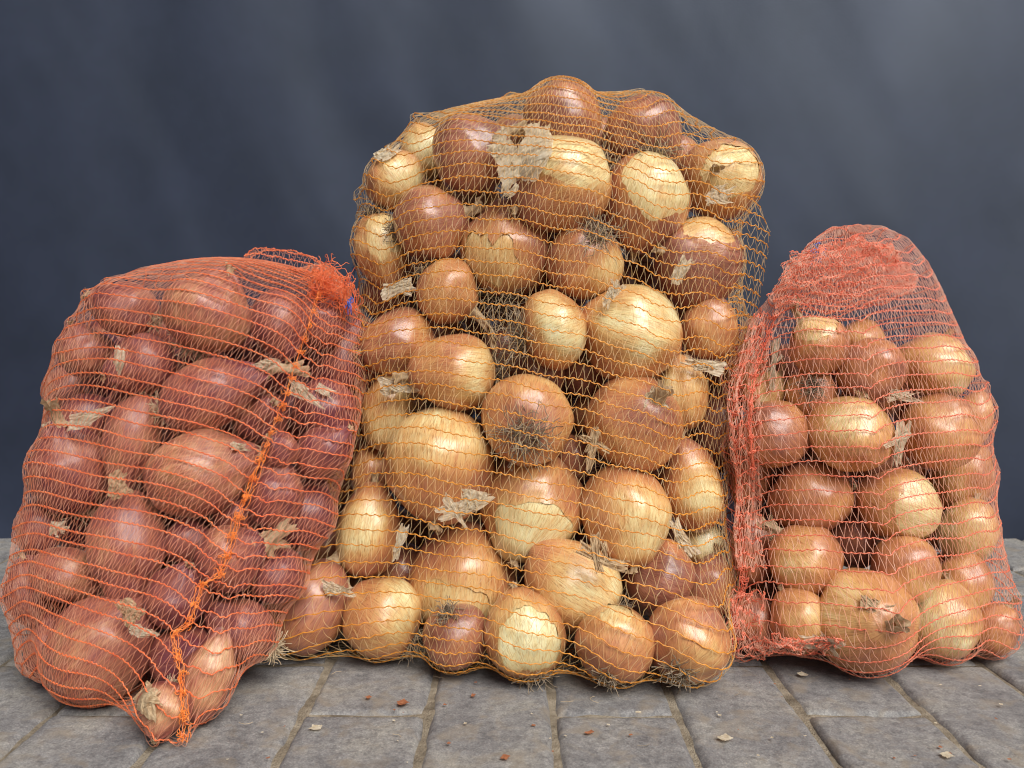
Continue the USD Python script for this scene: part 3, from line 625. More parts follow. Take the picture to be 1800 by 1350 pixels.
def net_lines(G, wrap, n, pitch, wave, tilt=0.0, seed=0, shear=0.0, warp=.004, bottom_wave=1.0, kmin=0, kmax=999, jitter=.0006):
    """Row cords and zigzag film threads of a knitted net laid on the surface grid G (rows upward)."""
    rng = np.random.default_rng(seed)
    S = surface_sampler(G, wrap)
    seg = np.linalg.norm(np.diff(G, axis=0), axis=-1)
    Lc = np.vstack([np.zeros((1, G.shape[1])), np.cumsum(seg, 0)])
    if wrap:
        Lm = Lc.mean(1, keepdims=True)
        Lc = .18 * Lc + .82 * Lm
    jj = np.arange(G.shape[1]) / G.shape[1]
    fld = Lc + tilt * (G[..., 0] - G[..., 0].mean()) + warp * 2 * (fbm(np.dstack([np.cos(2 * np.pi * jj) * 1.6 + 0 * Lc, np.sin(2 * np.pi * jj) * 1.6 + 0 * Lc, Lc * 9]), 3, seed) - .5)
    fld = np.maximum.accumulate(fld, 0)
    rows = int((fld.max() - fld.min()) / pitch)
    sub = 12
    M = n * sub
    cj = np.arange(M + (1 if wrap else 0)) / M * G.shape[1]
    gcol = np.arange(G.shape[1])
    cords, films, widths, fw, idx = [], [], [], [], []
    for k in range(max(kmin, 0), min(rows, kmax)):
        val = fld.min() + (k + .5 + rng.normal(0, .05)) * pitch
        ti = np.array([np.interp(val, fld[:, c], np.arange(G.shape[0])) for c in gcol])
        if ti.min() <= .01 and ti.max() <= .01:
            continue
        idx.append(ti)
    for k, ti in enumerate(idx):
        col = lambda j, ti=ti: np.interp(j, np.append(gcol, gcol[-1] + 1), np.append(ti, ti[0] if wrap else ti[-1]))
        sh = shear * k / n * G.shape[1] / 40
        ph = 2 * np.pi * (np.arange(len(cj)) / sub)
        j = cj + sh
        base = S(col(j % G.shape[1] if wrap else j), j)
        dn = S(col(j % G.shape[1] if wrap else j) - .8, j) - base
        dn /= np.linalg.norm(dn, axis=1, keepdims=True) + 1e-9
        amp = wave * (1 + .22 * rng.normal(size=n + 1))[np.minimum((np.arange(len(cj)) // sub), n)] * (1 + (bottom_wave - 1) * np.clip(1 - k / 14, 0, 1))
        tri = 2 / np.pi * np.arcsin(np.cos(ph) * .97)
        cords.append(base + dn * (amp * tri)[:, None] + rng.normal(0, .00012, base.shape))
        widths.append(.00094 * (1 + .22 * np.cos(ph * 2)) * (1 + .1 * rng.normal(size=len(cj))))
        if k + 1 < len(idx):
            t2 = idx[k + 1]
            col2 = lambda j, t2=t2: np.interp(j, np.append(gcol, gcol[-1] + 1), np.append(t2, t2[0] if wrap else t2[-1]))
            sh2 = shear * (k + 1) / n * G.shape[1] / 40
            hp = np.arange(2 * n + 1)                       # zigzag: even at this row, odd at the next one up
            u = np.linspace(0, 1, 5)[:-1]
            hh = (hp[:-1, None] + u[None]).ravel()
            up = 1 - np.abs((hh % 2) - 1)                   # 0 at this row, 1 at the next
            jc = hh / (2 * n) * G.shape[1] + np.repeat(rng.normal(0, .10, 2 * n), 4) * np.sin(np.pi * (hh % 1)) * G.shape[1] / n
            jc0, jc1 = jc + sh, jc + sh2
            ia, ib = col(jc0 % G.shape[1] if wrap else jc0), col2(jc1 % G.shape[1] if wrap else jc1)
            P = S(ia * (1 - up) + ib * up, jc0 * (1 - up) + jc1 * up)
            films.append(P + rng.normal(0, .00025, P.shape))
            fw.append(.00040 * (1 + .45 * np.abs(np.sin(hh * 2.3 + k)) + .15 * rng.normal(size=len(P))))
    return cords, films, widths, fw


SURF, DEPTH = {}, {}
for bag in BAGS:
    G = SURF[bag] = membrane(bag)
    x, y, d = to_px(G.reshape(-1, 3))
    DEPTH[bag] = (x, y, d)


def net_depth(bag, px, py, rad=9):
    x, y, d = DEPTH[bag]
    m = np.hypot(x - px, y - py) < rad
    return d[m].min() if m.any() else (net_depth(bag, px, py, rad * 2) if rad < 200 else .8)


SACK = {'mid': thing('net_sack', 'tall orange yellow net sack of large onions standing in the middle', 'sack', 'net sacks on the paving'),
        'left': thing('net_sack', 'orange red net sack of shallots leaning on the left', 'sack', 'net sacks on the paving'),
        'right': thing('net_sack', 'coral pink net sack of onions on the right with an empty folded top', 'sack', 'net sacks on the paving')}
for seed, bag in enumerate(BAGS):
    N = NETP[bag]
    c, f, w, fw = net_lines(SURF[bag], True, N['n'], N['pitch'], N['wave'], N['tilt'], seed + 3, N['shear'], bottom_wave=2.2 if bag == 'mid' else 1.0)
    curves(SACK[bag], 'net_cords', c, w, CORD[bag])
    curves(SACK[bag], 'net_threads', f, fw, FILM[bag])


# ------------------------------------------------------------------ build the onions
def bulb(kind, A, C, seed, nu=72, nv=46):
    v = np.linspace(0, 1, nv)
    u = np.arange(nu) / nu * 2 * np.pi
    phi = np.pi * (0.5 - 0.5 * np.cos(np.pi * v)) * .35 + np.pi * v * .65
    rho, z = np.sin(phi), -np.cos(phi)
    k = 1.0 if kind == 'onion' else 2.5
    up = np.clip((z - .45) / .55, 0, 1)
    rho = rho * (1 - .14 * k * up ** 1.2 * (1 - up)) + .055 * up ** 6 * (rho > 1e-6)
    z = z + (.10 + .09 * (k - 1)) * up ** 3 + .06 * np.clip(1 - rho / .16, 0, 1) * (z < 0)
    U, RHO = np.meshgrid(u, rho)
    Z = np.repeat(z[:, None], nu, 1)
    d = np.stack([np.cos(U) * RHO, np.sin(U) * RHO, Z], -1)
    lump = .965 + .095 * (fbm(d * 1.3 + seed * 7.1, 2, seed) - .5) * 2 + .010 * np.cos(U * 7 + seed) * np.sin(np.pi * v)[:, None] ** .5 * (fbm(d * 2 + seed, 2, seed + 1) + .2)
    if kind == 'shallot':
        lump += .02 * np.cos(U * 2 + seed) + .012 * np.cos(U * 9 + seed) * (.4 + up[:, None])
    P = d * np.array([A, A, C]) * lump[..., None]
    vein = np.stack([np.cos(U), np.sin(U), Z * .14], -1) + (seed * 3.17) % 50
    return P.reshape(-1, 3), grid_faces(nu, nv, True), vein.reshape(-1, 3), d.reshape(-1, 3)


def frame(w, roll=0.0):
    x = np.cross([0.3, 1, .2], w); x /= np.linalg.norm(x)
    return np.stack([x, np.cross(w, x), w], 1)


def neck_mesh(r, length, seed, bend=.3):
    rng = np.random.default_rng(seed)
    nu, nv = 26, 12
    v, u = np.linspace(0, 1, nv), np.arange(nu + 1) / nu * 2 * np.pi
    U, V = np.meshgrid(u, v)
    pleat = 1 + .30 * np.cos(U * 4 + V * 3 + seed) * V ** .4 + .45 * (fbm(np.stack([np.cos(U) * 2, np.sin(U) * 2, V * 3 + seed], -1), 3, seed) - .5) * V
    prof = np.interp(V, [0, .2, .55, .85, 1], [1.15, .62, .5, .62, .8])
    R = r * prof * pleat
    ln = length * (1 + .35 * (fbm(np.stack([np.cos(U) * 3, np.sin(U) * 3, 0 * U + seed], -1), 3, seed + 2) - .5) * 2 * V)
    a = rng.uniform(0, 2 * np.pi)
    X, Y, Z = R * np.cos(U), R * np.sin(U) * .7, ln * V
    X = X + bend * length * V ** 2 * math.cos(a) + .12 * length * (fbm(np.stack([V * 3, 0 * V, 0 * V + seed], -1), 2, 5) - .5)
    Y = Y + bend * length * V ** 2 * math.sin(a)
    return np.stack([X, Y, Z], -1).reshape(-1, 3), grid_faces(nu + 1, nv, False)


def root_lines(A, size, seed, spread=1.0):
    rng = np.random.default_rng(seed)
    out = []
    for _ in range(int(50 + 65 * size)):
        a, rr = rng.uniform(0, 2 * np.pi), A * .21 * math.sqrt(rng.uniform())
        p = np.array([rr * math.cos(a), rr * math.sin(a), 0.0])
        d = np.array([math.cos(a) * rng.uniform(.1, 1.3) * spread, math.sin(a) * rng.uniform(.1, 1.3) * spread, -rng.uniform(.25, 1.0)])
        d /= np.linalg.norm(d)
        ln, pts = A * (.35 + size) * rng.uniform(.18, .62), [p]
        curl = rng.normal(0, .9, 3)
        for k in range(7):
            d = d + curl * .35 + rng.normal(0, .38, 3)
            d[2] = min(d[2], .25)
            d /= np.linalg.norm(d)
            pts.append(pts[-1] + d * ln / 7)
        out.append(np.array(pts))
    return out


for i, o in enumerate(ITEMS + FILL):
    lead = o['label'] is not None
    seed = i + 1
    R = frame(o['w'])
    M = np.eye(4); M[:3, :3] = R; M[:3, 3] = o['p']
    sack = BAGS[o['bag']]['sack']
    label = o['label'] or f"{o['kind']} packed out of reach behind the front ones in the {sack} sack"
    t = thing(o['kind'], label, o['kind'], f"{o['kind']}s in the {sack} sack" if lead else f"{o['kind']}s behind the front layer of the {sack} sack", M=M)
    A, C = o['A'], o['C']
    big = o['A'] / o['d'] * FPX > 45
    P, F, vein, dirs = bulb(o['kind'], A, C, seed, *((84, 54) if lead and big else (56, 36) if lead else (32, 20)))
    mat = ONION if o['kind'] == 'onion' else SHALLOT
    dirt = .35 if o['kind'] == 'onion' else .7
    ones = np.ones((len(P), 1))
    un = dirs / np.linalg.norm(dirs, axis=1, keepdims=True)
    drift = (.55 if o['kind'] == 'onion' else .40) * (fbm(un * 1.1 + seed * 1.7, 2, seed) - .5)[:, None] + .16 * np.abs(un[:, 2:3]) ** 5
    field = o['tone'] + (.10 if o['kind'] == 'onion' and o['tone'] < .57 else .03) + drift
    soft = o['patch'] is not None and o['tone'] < .57
    if soft:                                             # thin golden skin that fades to pale rather than a tear
        pd, th, base = o['patch']
        m_ = np.clip((un @ (camdir(pd, o['px'], o['py']) @ R) - th + .30 * (fbm(vein * 1.6, 3, seed + 5) - .5) + .34) / .70, 0, 1)[:, None]
        field = field + (base + .04 - o['tone']) * m_ * m_ * (3 - 2 * m_)
    if o['patch'] is None or soft:
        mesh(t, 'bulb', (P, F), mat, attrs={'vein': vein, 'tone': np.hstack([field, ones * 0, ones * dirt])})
    else:
        pd, th, base = o['patch']
        base += .06
        pd = camdir(pd, o['px'], o['py']) @ R
        edge = un @ pd
        blend = np.clip((th - .25 - edge) / .5, 0, 1)[:, None]
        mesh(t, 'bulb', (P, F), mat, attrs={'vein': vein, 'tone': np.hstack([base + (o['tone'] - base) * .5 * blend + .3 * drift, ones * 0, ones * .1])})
        s = th - edge + .30 * (fbm(un * 2.4 + seed, 2, seed) - .5) + .32 * (fbm(vein * 3.5, 4, seed + 5) - .5)
        nrm = un / np.array([A, A, C]); nrm /= np.linalg.norm(nrm, axis=1, keepdims=True)
        lift = .0004 + .0010 * np.exp(-np.maximum(s, 0) / .05) * (fbm(un * 5, 2, seed) > .48)
        data, fs = isoclip(P + nrm * lift[:, None], F, s, [vein, drift])
        if len(fs):
            k1 = np.ones((len(data), 1))
            near = np.exp(-np.maximum(data[:, 3:4], 0) / .30) * .30
            mesh(t, 'outer_skin', (data[:, :3], fs), mat, attrs={'vein': data[:, 4:7], 'tone': np.hstack([o['tone'] - near + data[:, 7:8], k1 * 0, k1 * dirt])})
    if o['roots']:
        lines = [l + np.array([0, 0, -C * .93]) for l in root_lines(A, o['roots'] * (.6 if o['fixed'] else 1), seed)]
        curves(t, 'roots', lines, .00064, ROOT if o['kind'] == 'onion' else ROOT_PALE)
    if lead and (o['neck'] or o['ax'][2] > -.35):
        nv_, nf_ = neck_mesh(A * (.20 if o['kind'] == 'onion' else .26) * (1 if o['neck'] else .7), A * (o['neck'] or .2) * 1.1, seed)
        mesh(t, 'neck', (nv_ + np.array([0, 0, C * (1.0 if o['kind'] == 'onion' else 1.1)]), nf_), STRAW)

# ------------------------------------------------------------------ loose papery skins caught between onions and net
ELL = [(o['p'], o['w'], o['A'], o['C']) for o in ITEMS]


def front_depth(px, py):
    """Depth of the first onion surface along each pixel's line of sight (9 where there is none)."""
    D = FW + ((px - 900) / FPX)[..., None] * RT - ((py - 675) / FPX)[..., None] * UP
    best = np.full(px.shape, 9.0)
    for p, w, A, C in ELL:
        k = CAM - p
        e = 1 / C - 1 / A
        sD = D / A + e * (D @ w)[..., None] * w
        sk = k / A + e * (k @ w) * w
        aa, bb, cc = (sD * sD).sum(-1), (sD * sk).sum(-1), (sk * sk).sum(-1) - 1
        disc = bb * bb - aa * cc
        best = np.minimum(best, np.where(disc > 0, (-bb - np.sqrt(np.maximum(disc, 0))) / aa, 9))
    return best


def shred(bag, px, py, ln, wd, ang, seed, rag, up):
    nu, nv = 22, 34
    a, b = np.meshgrid(np.linspace(-1, 1, nu), np.linspace(-1, 1, nv))
    n1 = fbm(np.dstack([a * 2.2 + seed * 3.3, b * 2.2, 0 * a + seed]), 4, seed)
    X = a * wd / 2 * (1 + .25 * np.sin(b * 2 + seed)); Y = b * ln / 2
    X = X + .22 * wd * np.sin(b * 1.6 + seed)
    c, s = math.cos(math.radians(ang)), math.sin(math.radians(ang))
    QX, QY = px + X * c - Y * s, py + X * s + Y * c
    base = net_depth(bag, px, py) + .0015
    fd = np.minimum(front_depth(QX, QY), base + .016)
    k = np.ones(3) / 3
    for _ in range(3):
        fd = np.apply_along_axis(lambda v: np.convolve(np.pad(v, 1, mode='edge'), k, 'valid'), 0, fd)
        fd = np.apply_along_axis(lambda v: np.convolve(np.pad(v, 1, mode='edge'), k, 'valid'), 1, fd)
    crump = .0030 * (fbm(np.dstack([a * 4 + seed, b * 1.6, 0 * a]), 3, seed + 9) - .2) + .0022 * np.abs(fbm(np.dstack([a * 5 + b + seed, b * .8, 0 * a]), 3, seed + 4) - .5) + .0005 * np.sin(a * 7 + 3 * n1 * 4)
    P = at(QX, QY, np.minimum(fd, front_depth(QX, QY)) - .0012 - crump - up).reshape(-1, 3)
    sc = (1 - np.maximum(np.abs(a), np.abs(b)) ** 1.5 - rag * 2.2 * (n1 - .40) - .55 * (fbm(np.dstack([a * 9, b * 4, 0 * a + seed]), 3, seed) - .5)).ravel() - .02
    return isoclip(P, grid_faces(nu, nv, False), sc, [])


def papery(bag, px, py, ln, wd, ang, label, mat=None, seed=0, rag=.45):
    """A crumpled strip of dry skin of ln x wd pixels lying on the onions at (px, py), just under the net."""
    VV, FF, n = [], [], 0
    ln, wd = ln * .85, wd * .78
    r_ = np.random.default_rng(seed + 500)
    for q in range(3):
        f_ = 1 if q == 0 else r_.uniform(.45, .8)
        V, F_ = shred(bag, px + (q > 0) * r_.normal(0, .26) * wd, py + (q > 0) * r_.normal(0, .22) * min(ln, wd * 2), ln * f_, wd * f_, ang + (q > 0) * r_.normal(0, 28), seed + 37 * q, rag, .0005 * q)
        VV.append(V); FF.append(F_ + n); n += len(V)
    data, fs = np.vstack(VV), np.vstack(FF)
    m = mesh('/World', 'papery_skin', (data[:, :3], fs), mat or PAPER)
    tag(m, label, 'onion skin', 'loose papery skins in the sacks')


papery('mid', 925, 262, 150, 80, 38, 'largest crumpled white papery skin near the top of the middle sack', seed=1, rag=.75)
papery('mid', 882, 262, 62, 44, 70, 'pale torn papery tatter beside the brown copper onion, left of the largest crumpled one', seed=2, rag=.6)
papery('mid', 893, 318, 66, 24, 8, 'thin hanging tail of pale papery skin below the largest crumpled one', seed=3)
papery('mid', 1196, 478, 70, 26, 25, 'small bunch of white papery strips on the purple brown onion', seed=4, rag=.7)
papery('mid', 700, 512, 74, 34, 70, 'dull grey papery skin above the onion lying on its side at the left edge', seed=5)
papery('mid', 1236, 640, 90, 32, -66, 'lumpy grey papery neck skin at the right edge below the small golden onion', seed=6)
papery('mid', 690, 676, 30, 74, 4, 'flat cream papery cap on the pale onion at the left edge', seed=7, rag=.3)
papery('mid', 800, 897, 34, 120, -18, 'grey green papery leaf under the largest onion', seed=8, rag=.6)
papery('mid', 828, 878, 40, 44, 10, 'curled tan papery leaf end at the lower right of the largest onion', seed=9)
papery('mid', 703, 955, 84, 20, 8, 'upright silvery papery strip right of the upright golden onion', seed=10, rag=.4)
papery('mid', 1058, 978, 116, 30, -66, 'long straw coloured flattened neck crossing towards the pinkish brown onion', mat=STRAW, seed=11, rag=.4)
papery('mid', 1202, 945, 88, 30, -22, 'streaky grey papery leaf left of the small white onion', seed=12, rag=.6)
papery('mid', 590, 1034, 24, 66, 12, 'forked grey dry leaf above the pear shaped onion', seed=13, rag=.5)
papery('mid', 1148, 707, 38, 44, 20, 'knotted white papery rag on the neck of the broad dull tan onion', seed=14, rag=.5)
papery('mid', 1040, 790, 96, 18, 6, 'brownish papery ribbon hanging in the dark gap between the tan onions', mat=STRAW, seed=15)
papery('mid', 1076, 520, 60, 28, 20, 'silvery papery rag left of the very large pale yellow onion', seed=16, rag=.6)
papery('mid', 1268, 345, 34, 62, -8, 'whitish fringe of papery skin round the neck at the right shoulder', seed=17, rag=.7)
papery('mid', 682, 268, 26, 54, -30, 'frayed pale papery skin at the upper left edge of the middle sack', seed=18, rag=.6)
papery('left', 203, 645, 90, 22, 10, 'strip of white papery skin left of the rounded rosy shallot', seed=21, rag=.6)
papery('left', 150, 738, 34, 86, -12, 'greyish straw tuft of dry skin at the left edge above the big rounded shallot', seed=22, rag=.6)
papery('left', 208, 850, 60, 44, 8, 'frayed straw coloured neck skin under the narrow upright shallot', mat=STRAW, seed=23, rag=.7)
papery('left', 426, 786, 16, 40, 4, 'small square cream flake on the largest shallot left of the seam', seed=24, rag=.2)
papery('left', 534, 690, 30, 72, 24, 'grey brown papery curl right of the seam below the gathered knot', seed=25, rag=.4)
papery('left', 470, 640, 24, 40, -20, 'cream dry neck end touching the seam in the upper half', seed=26)
papery('left', 222, 1076, 66, 34, -30, 'split straw skin between the tall upright and the bottom left shallot', mat=STRAW, seed=27, rag=.6)
papery('left', 248, 1112, 26, 50, 20, 'green tinged dry neck tip on the bottom left shallot', seed=28, rag=.5)
papery('left', 100, 930, 34, 30, 0, 'pale tuft of dry skin below the big rounded violet pink shallot', seed=29, rag=.7)
papery('left', 480, 962, 50, 60, 30, 'scatter of straw flakes on the purple shallot at the right', mat=STRAW, seed=30, rag=.9)
papery('left', 262, 1232, 60, 54, 40, 'loose tan husk over the lowest tip of the left sack', mat=STRAW, seed=31, rag=.6)
papery('right', 1583, 780, 96, 28, 2, 'upright white papery strip left of the tan onion behind dense net', seed=41, rag=.4)
papery('right', 1362, 640, 110, 16, 4, 'narrow pale dry leaf hanging inside the coral net at the upper left', seed=42, rag=.4)
papery('right', 1598, 697, 22, 70, 8, 'short cream dry neck lying across below the orange copper onion', seed=43, rag=.5)
papery('right', 1360, 930, 46, 22, 0, 'tan papery scrap above the pale pinkish onion', mat=STRAW, seed=44, rag=.6)
papery('right', 1540, 1066, 34, 62, 12, 'brown cracked skin flap at the open neck of the biggest coral sack onion', mat=STRAW, seed=45, rag=.5)
papery('right', 1430, 1130, 26, 90, 6, 'greyish papery skin under slanting net at the bottom left of the coral sack', seed=46, rag=.5)

# ------------------------------------------------------------------ seams, gathered tops, flaps and ties of the sacks
rng = np.random.default_rng(77)


def seam(bag, pts, mat, clump=.004, step=24, strands=7, wd=.0007, lift=.002):
    pts = np.array(pts, float)
    seg = np.r_[0, np.cumsum(np.hypot(*np.diff(pts, axis=0).T))]
    s = np.arange(0, seg[-1], 6.0)
    X, Y = np.interp(s, seg, pts[:, 0]), np.interp(s, seg, pts[:, 1])
    d = np.array([net_depth(bag, x, y) for x, y in zip(X, Y)])
    d = np.convolve(np.pad(d, 3, mode='edge'), np.ones(7) / 7, 'valid')
    C = at(X, Y, np.minimum(d, d) - lift)
    lines = []
    for k in range(strands):
        w = np.cumsum(rng.normal(0, .0006, C.shape), 0)
        w -= np.linspace(0, 1, len(C))[:, None] * w[-1]
        lines.append(C + w * .5 + rng.normal(0, .0004, C.shape) + RT * rng.normal(0, .0012))
    knots = []
    for q in np.arange(step / 2, seg[-1], step):
        c = at(np.interp(q, seg, pts[:, 0]), np.interp(q, seg, pts[:, 1]), np.interp(q, s, d) - lift - .0006)
        for _ in range(7):
            p, dd, ps = c + rng.normal(0, clump * .25, 3), rng.normal(size=3) * np.array([1.5, .5, .8]), []
            for _k in range(7):
                dd = dd + rng.normal(0, .8, 3) - (p - c) / clump * .9
                dd /= np.linalg.norm(dd)
                ps.append(p.copy()); p = p + dd * clump * .35
            knots.append(np.array(ps))
    curves(SACK[bag], 'seam', lines, wd, mat)
    curves(SACK[bag], 'seam_knots', knots, wd * 1.15, mat)


seam('left', [(562, 512), (548, 560), (535, 600), (518, 650), (500, 705), (482, 750), (466, 790)], SEAM, .0042, 25, 2, .0004, .0008)
seam('left', [(466, 790), (446, 840), (432, 880), (420, 905), (408, 950), (398, 985), (385, 1012), (352, 1030), (340, 1070), (332, 1100), (306, 1112), (310, 1140), (318, 1180), (322, 1230), (322, 1270), (322, 1308)], SEAM, .0052, 36, 5, .00048, .001)
seam('right', [(1345, 560), (1325, 600), (1306, 640), (1294, 690), (1288, 740), (1296, 790), (1298, 840), (1300, 900), (1302, 960), (1308, 1010), (1306, 1036), (1296, 1060), (1290, 1100), (1292, 1140)], CORD['right'], .0045, 27, 6, .0006)
seam('right', [(1365, 545), (1350, 590), (1332, 640), (1322, 690), (1318, 740), (1322, 790), (1324, 840)], CORD['right'], .0035, 27, 4, .0006)


def tuft(bag, name, px, py, d, rx, ry, rz, n, wd, mat, seed, steps=14):
    r_ = np.random.default_rng(seed)
    out = []
    for _ in range(n):
        q = r_.normal(0, .45, 3)
        dd, ps = r_.normal(size=3), []
        for _k in range(steps):
            dd = dd * .8 + r_.normal(0, .55, 3) - q * .35
            q = q + dd / np.linalg.norm(dd) * .2
            ps.append(at(px + q[0] * rx, py - q[1] * ry, d + q[2] * rz))
        out.append(np.array(ps))
    return curves(SACK[bag], name, out, wd, mat)


tuft('left', 'gathered_top', 572, 500, net_depth('left', 560, 510) - .001, 36, 34, .012, 80, .0005, CORD['left'], 1)
tuft('left', 'frayed_end', 612, 520, net_depth('left', 575, 520) + .005, 18, 40, .012, 36, .0005, CORD['left'], 2)
tuft('left', 'tie_string', 614, 534, net_depth('left', 575, 520) - .006, 5, 16, .004, 8, .0009, BLUE, 3)
tuft('right', 'tie_string', 1432, 446, net_depth('right', 1440, 460) - .003, 16, 16, .004, 9, .0007, BLUE, 4)


def patch_net(bag, name, corner_rows, n, pitch, wave, seed, mats, crump=.004, fine=40):
    """A loose piece of net over a grid of (px, py, depth) control points, rows from bottom to top."""
    c = np.array(corner_rows, float)
    from scipy.interpolate import RectBivariateSpline
    k0, k1 = min(3, c.shape[0] - 1), min(3, c.shape[1] - 1)
    a, b = np.linspace(0, 1, c.shape[0]), np.linspace(0, 1, c.shape[1])
    A_, B_ = np.linspace(0, 1, fine), np.linspace(0, 1, fine)
    Q = [RectBivariateSpline(a, b, c[..., k], kx=k0, ky=k1, s=0)(A_, B_) for k in range(3)]
    G = at(Q[0], Q[1], Q[2])
    AA, BB = np.meshgrid(A_, B_, indexing='ij')
    G = G + crump * 2 * np.stack([fbm(np.dstack([AA * 6, BB * 6, 0 * AA + s_]), 3, seed + s_) - .5 for s_ in range(3)], -1)
    co, fi, w, fw = net_lines(G, False, n, pitch, wave, seed=seed, warp=.002)
    curves(SACK[bag], name + '_cords', co, w, mats[0])
    curves(SACK[bag], name + '_threads', fi, fw, mats[1])


TAPE = thread_material('slate_blue_tape_look', (0.07, 0.14, 0.26), (0.13, 0.22, 0.36))
curves(SACK['mid'], 'tie_tape', [np.array([at(x, y, .86 + .0006 * i) for i, (x, y) in enumerate(((640, 372), (634, 400), (628, 428), (623, 455), (617, 480), (612, 500)))]) + RT * j * .0011 for j in range(4)], .0013, TAPE)
nd = net_depth('mid', 1270, 480)
patch_net('mid', 'loose_flap', [[(1262, 640, nd + .03), (1290, 650, nd + .04), (1300, 655, nd + .045)], [(1282, 560, nd + .02), (1312, 566, nd + .035), (1326, 575, nd + .05)], [(1282, 460, nd + .02), (1325, 452, nd + .03), (1348, 448, nd + .05)], [(1292, 390, nd + .02), (1325, 380, nd + .03), (1350, 400, nd + .05)], [(1300, 335, nd + .02), (1318, 338, nd + .03), (1328, 345, nd + .045)]], 5, .0125, .0010, 5, (CORD['mid'], FILM['mid']), .002)
nd = net_depth('right', 1480, 480)
for q in range(3):
    patch_net('right', 'folded_net', [[(1352 + 8 * q, 560 - 10 * q, nd + .012 * q), (1450, 556 - 12 * q, nd + .012 * q + .002), (1560, 540 - 10 * q, nd + .012 * q + .008), (1600, 500, nd + .014 * q + .01)], [(1366, 500, nd + .012 * q), (1450, 500, nd - .004 + .012 * q), (1540, 486, nd + .004 + .012 * q), (1595, 470, nd + .012 * q + .01)], [(1400, 455 - 6 * q, nd + .012 * q), (1460, 440 - 8 * q, nd + .012 * q), (1520, 430 - 6 * q, nd + .012 * q), (1560, 436, nd + .012 * q + .01)]], 44, .0095, .0008, 30 + q, (CORD['right'], FILM['right']), .009)
def edge_fold(pts, wd, n, seed, lift):
    ctl = []
    for x, y in pts:
        ctl.append([(x - wd, y, net_depth('right', x + 6, y) - lift + .004), (x - wd * .3, y, net_depth('right', x + 6, y) - lift - .002), (x + wd * .4, y, net_depth('right', x + 8, y) - lift + .001), (x + wd, y, net_depth('right', x + wd, y) - lift)])
    patch_net('right', 'folded_net', ctl[::-1], n, .0125, .0008, seed, (CORD['right'], FILM['right']), .007)


edge_fold([(1352, 540), (1330, 600), (1312, 680), (1306, 760), (1312, 840), (1314, 930), (1316, 1010)], 26, 16, 61, .002)
edge_fold([(1318, 1040), (1310, 1085), (1312, 1130), (1318, 1160)], 32, 20, 62, .002)
edge_fold([(1420, 1120), (1400, 1135), (1390, 1150)], 60, 24, 63, .002)
nd = net_depth('left', 470, 470)
patch_net('left', 'loose_flap', [[(425, 470, nd + .02), (480, 475, nd + .03), (540, 490, nd + .03), (590, 520, nd + .02)], [(428, 448, nd + .025), (480, 440, nd + .04), (550, 455, nd + .04), (605, 490, nd + .03)], [(440, 460, nd + .05), (480, 445, nd + .06), (540, 458, nd + .06), (600, 495, nd + .045)]], 22, .0115, .001, 44, (CORD['left'], FILM['left']), .003)

# ------------------------------------------------------------------ bits lying on the paving
rng = np.random.default_rng(31)


def flake(px, py, size, mat, label, group, seed, name='skin_flake'):
    p = on_ground(px, py)
    nu = 9
    a, b = np.meshgrid(np.linspace(-1, 1, nu), np.linspace(-1, 1, nu))
    r_ = np.random.default_rng(seed)
    asp, rot_ = r_.uniform(.45, 1), r_.uniform(0, 6.28)
    X, Y = a * size, b * size * asp
    c, s = math.cos(rot_), math.sin(rot_)
    Z = .0008 + size * (.22 * (a * a * r_.uniform(0, 1) + b * b * r_.uniform(0, 1)) + .25 * (fbm(np.dstack([a * 2, b * 2, 0 * a + seed]), 2, seed) - .3).clip(0))
    sc = (1 - np.maximum(np.abs(a), np.abs(b)) ** 2 - 1.0 * (fbm(np.dstack([a * 1.7, b * 1.7, 0 * a + seed]), 3, seed) - .35)).ravel()
    V = np.stack([X * c - Y * s, X * s + Y * c, Z], -1).reshape(-1, 3) + p
    data, fs = isoclip(V, grid_faces(nu, nu, False), sc, [])
    if len(fs):
        tag(mesh('/World', name, (data[:, :3], fs), mat), label, 'onion skin', group)


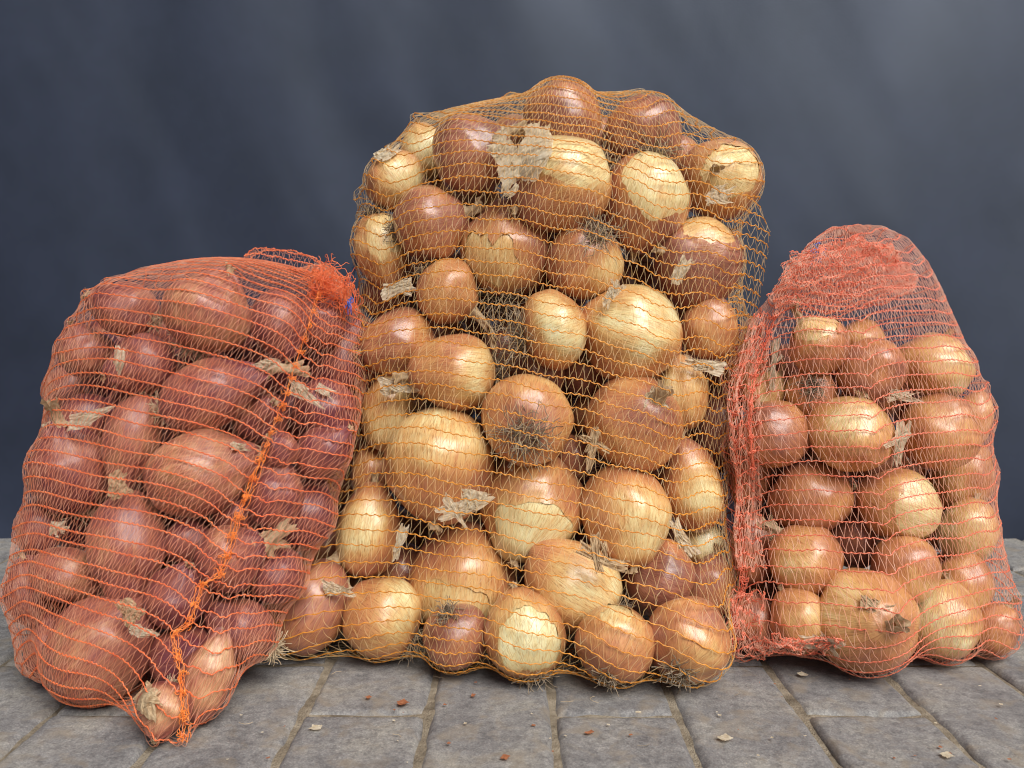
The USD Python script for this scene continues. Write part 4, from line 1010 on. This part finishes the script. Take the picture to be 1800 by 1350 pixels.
BIGF = [(1275, 1299, .0062, PAPER, 'pale curled onion skin flake on the paving at the lower right of centre'), (708, 1238, .0058, HUSK, 'red brown onion skin flake on the paving, largest of the red ones'),
        (1036, 1290, .0048, HUSK, 'reddish skin flake with a pale edge on the paver below the copper brown onion'), (832, 1224, .0034, HUSK, 'small dark red flake on the paver under the middle sack, by the straight joint'),
        (888, 1333, .0042, HUSK, 'rust coloured flake near the bottom edge of the picture, left of the centre joint'), (1122, 1254, .0030, PAPER, 'small cream flake beside the joint under the bottom right onion'),
        (1665, 1330, .0052, PAPER, 'long cream flake on the paving at the bottom right'), (555, 1282, .0060, PAPER, 'cream shred in the cross joint at the lower left'),
        (648, 1227, .0030, HUSK, 'tiny red flake left of the red brown one'), (1412, 1188, .0060, PAPER, 'pale translucent flake at the foot of the coral sack'),
        (1770, 1088, .0060, PAPER, 'white flake on the paving right of the coral sack'), (1748, 985, .0060, PAPER, 'white flake far back on the paving at the right edge')]
for k, (x, y, s, m, l) in enumerate(BIGF):
    flake(x, y, s * .8, m, l, 'skin flakes on the paving', 100 + k)
for k in range(44):
    x, y = rng.uniform(380, 1790), rng.uniform(1195, 1345)
    red = rng.uniform() < .5
    flake(x, y, rng.uniform(.0006, .0017), HUSK if red else PAPER, 'tiny reddish crumb of onion skin on the grey paving' if red else 'tiny pale crumb of onion skin on the grey paving', 'red skin crumbs on the paving' if red else 'pale skin crumbs on the paving', 300 + k, 'skin_crumb')
for k, (x, y, ln) in enumerate([(1052, 1235, .018), (905, 1195, .014), (600, 1180, .012), (780, 1192, .012), (1008, 1232, .012), (1176, 1200, .012), (420, 1270, .014), (1300, 1215, .012), (690, 1290, .010), (1120, 1310, .012)]):
    p = on_ground(x, y, .0012)
    a, cv, ps = rng.uniform(0, 6.28), rng.normal(0, .5), []
    for _k in range(10):
        ps.append(p.copy()); a += cv * .3 + rng.normal(0, .15)
        p = p + np.array([math.cos(a), math.sin(a), rng.normal(0, .03)]) * ln / 10
    c = curves('/World', 'root_hair', [np.array(ps)], .00035, ROOT if k % 2 else ROOT_PALE)
    tag(c, 'dry root hair fallen on the grey paving', 'root', 'fallen root hairs on the paving')
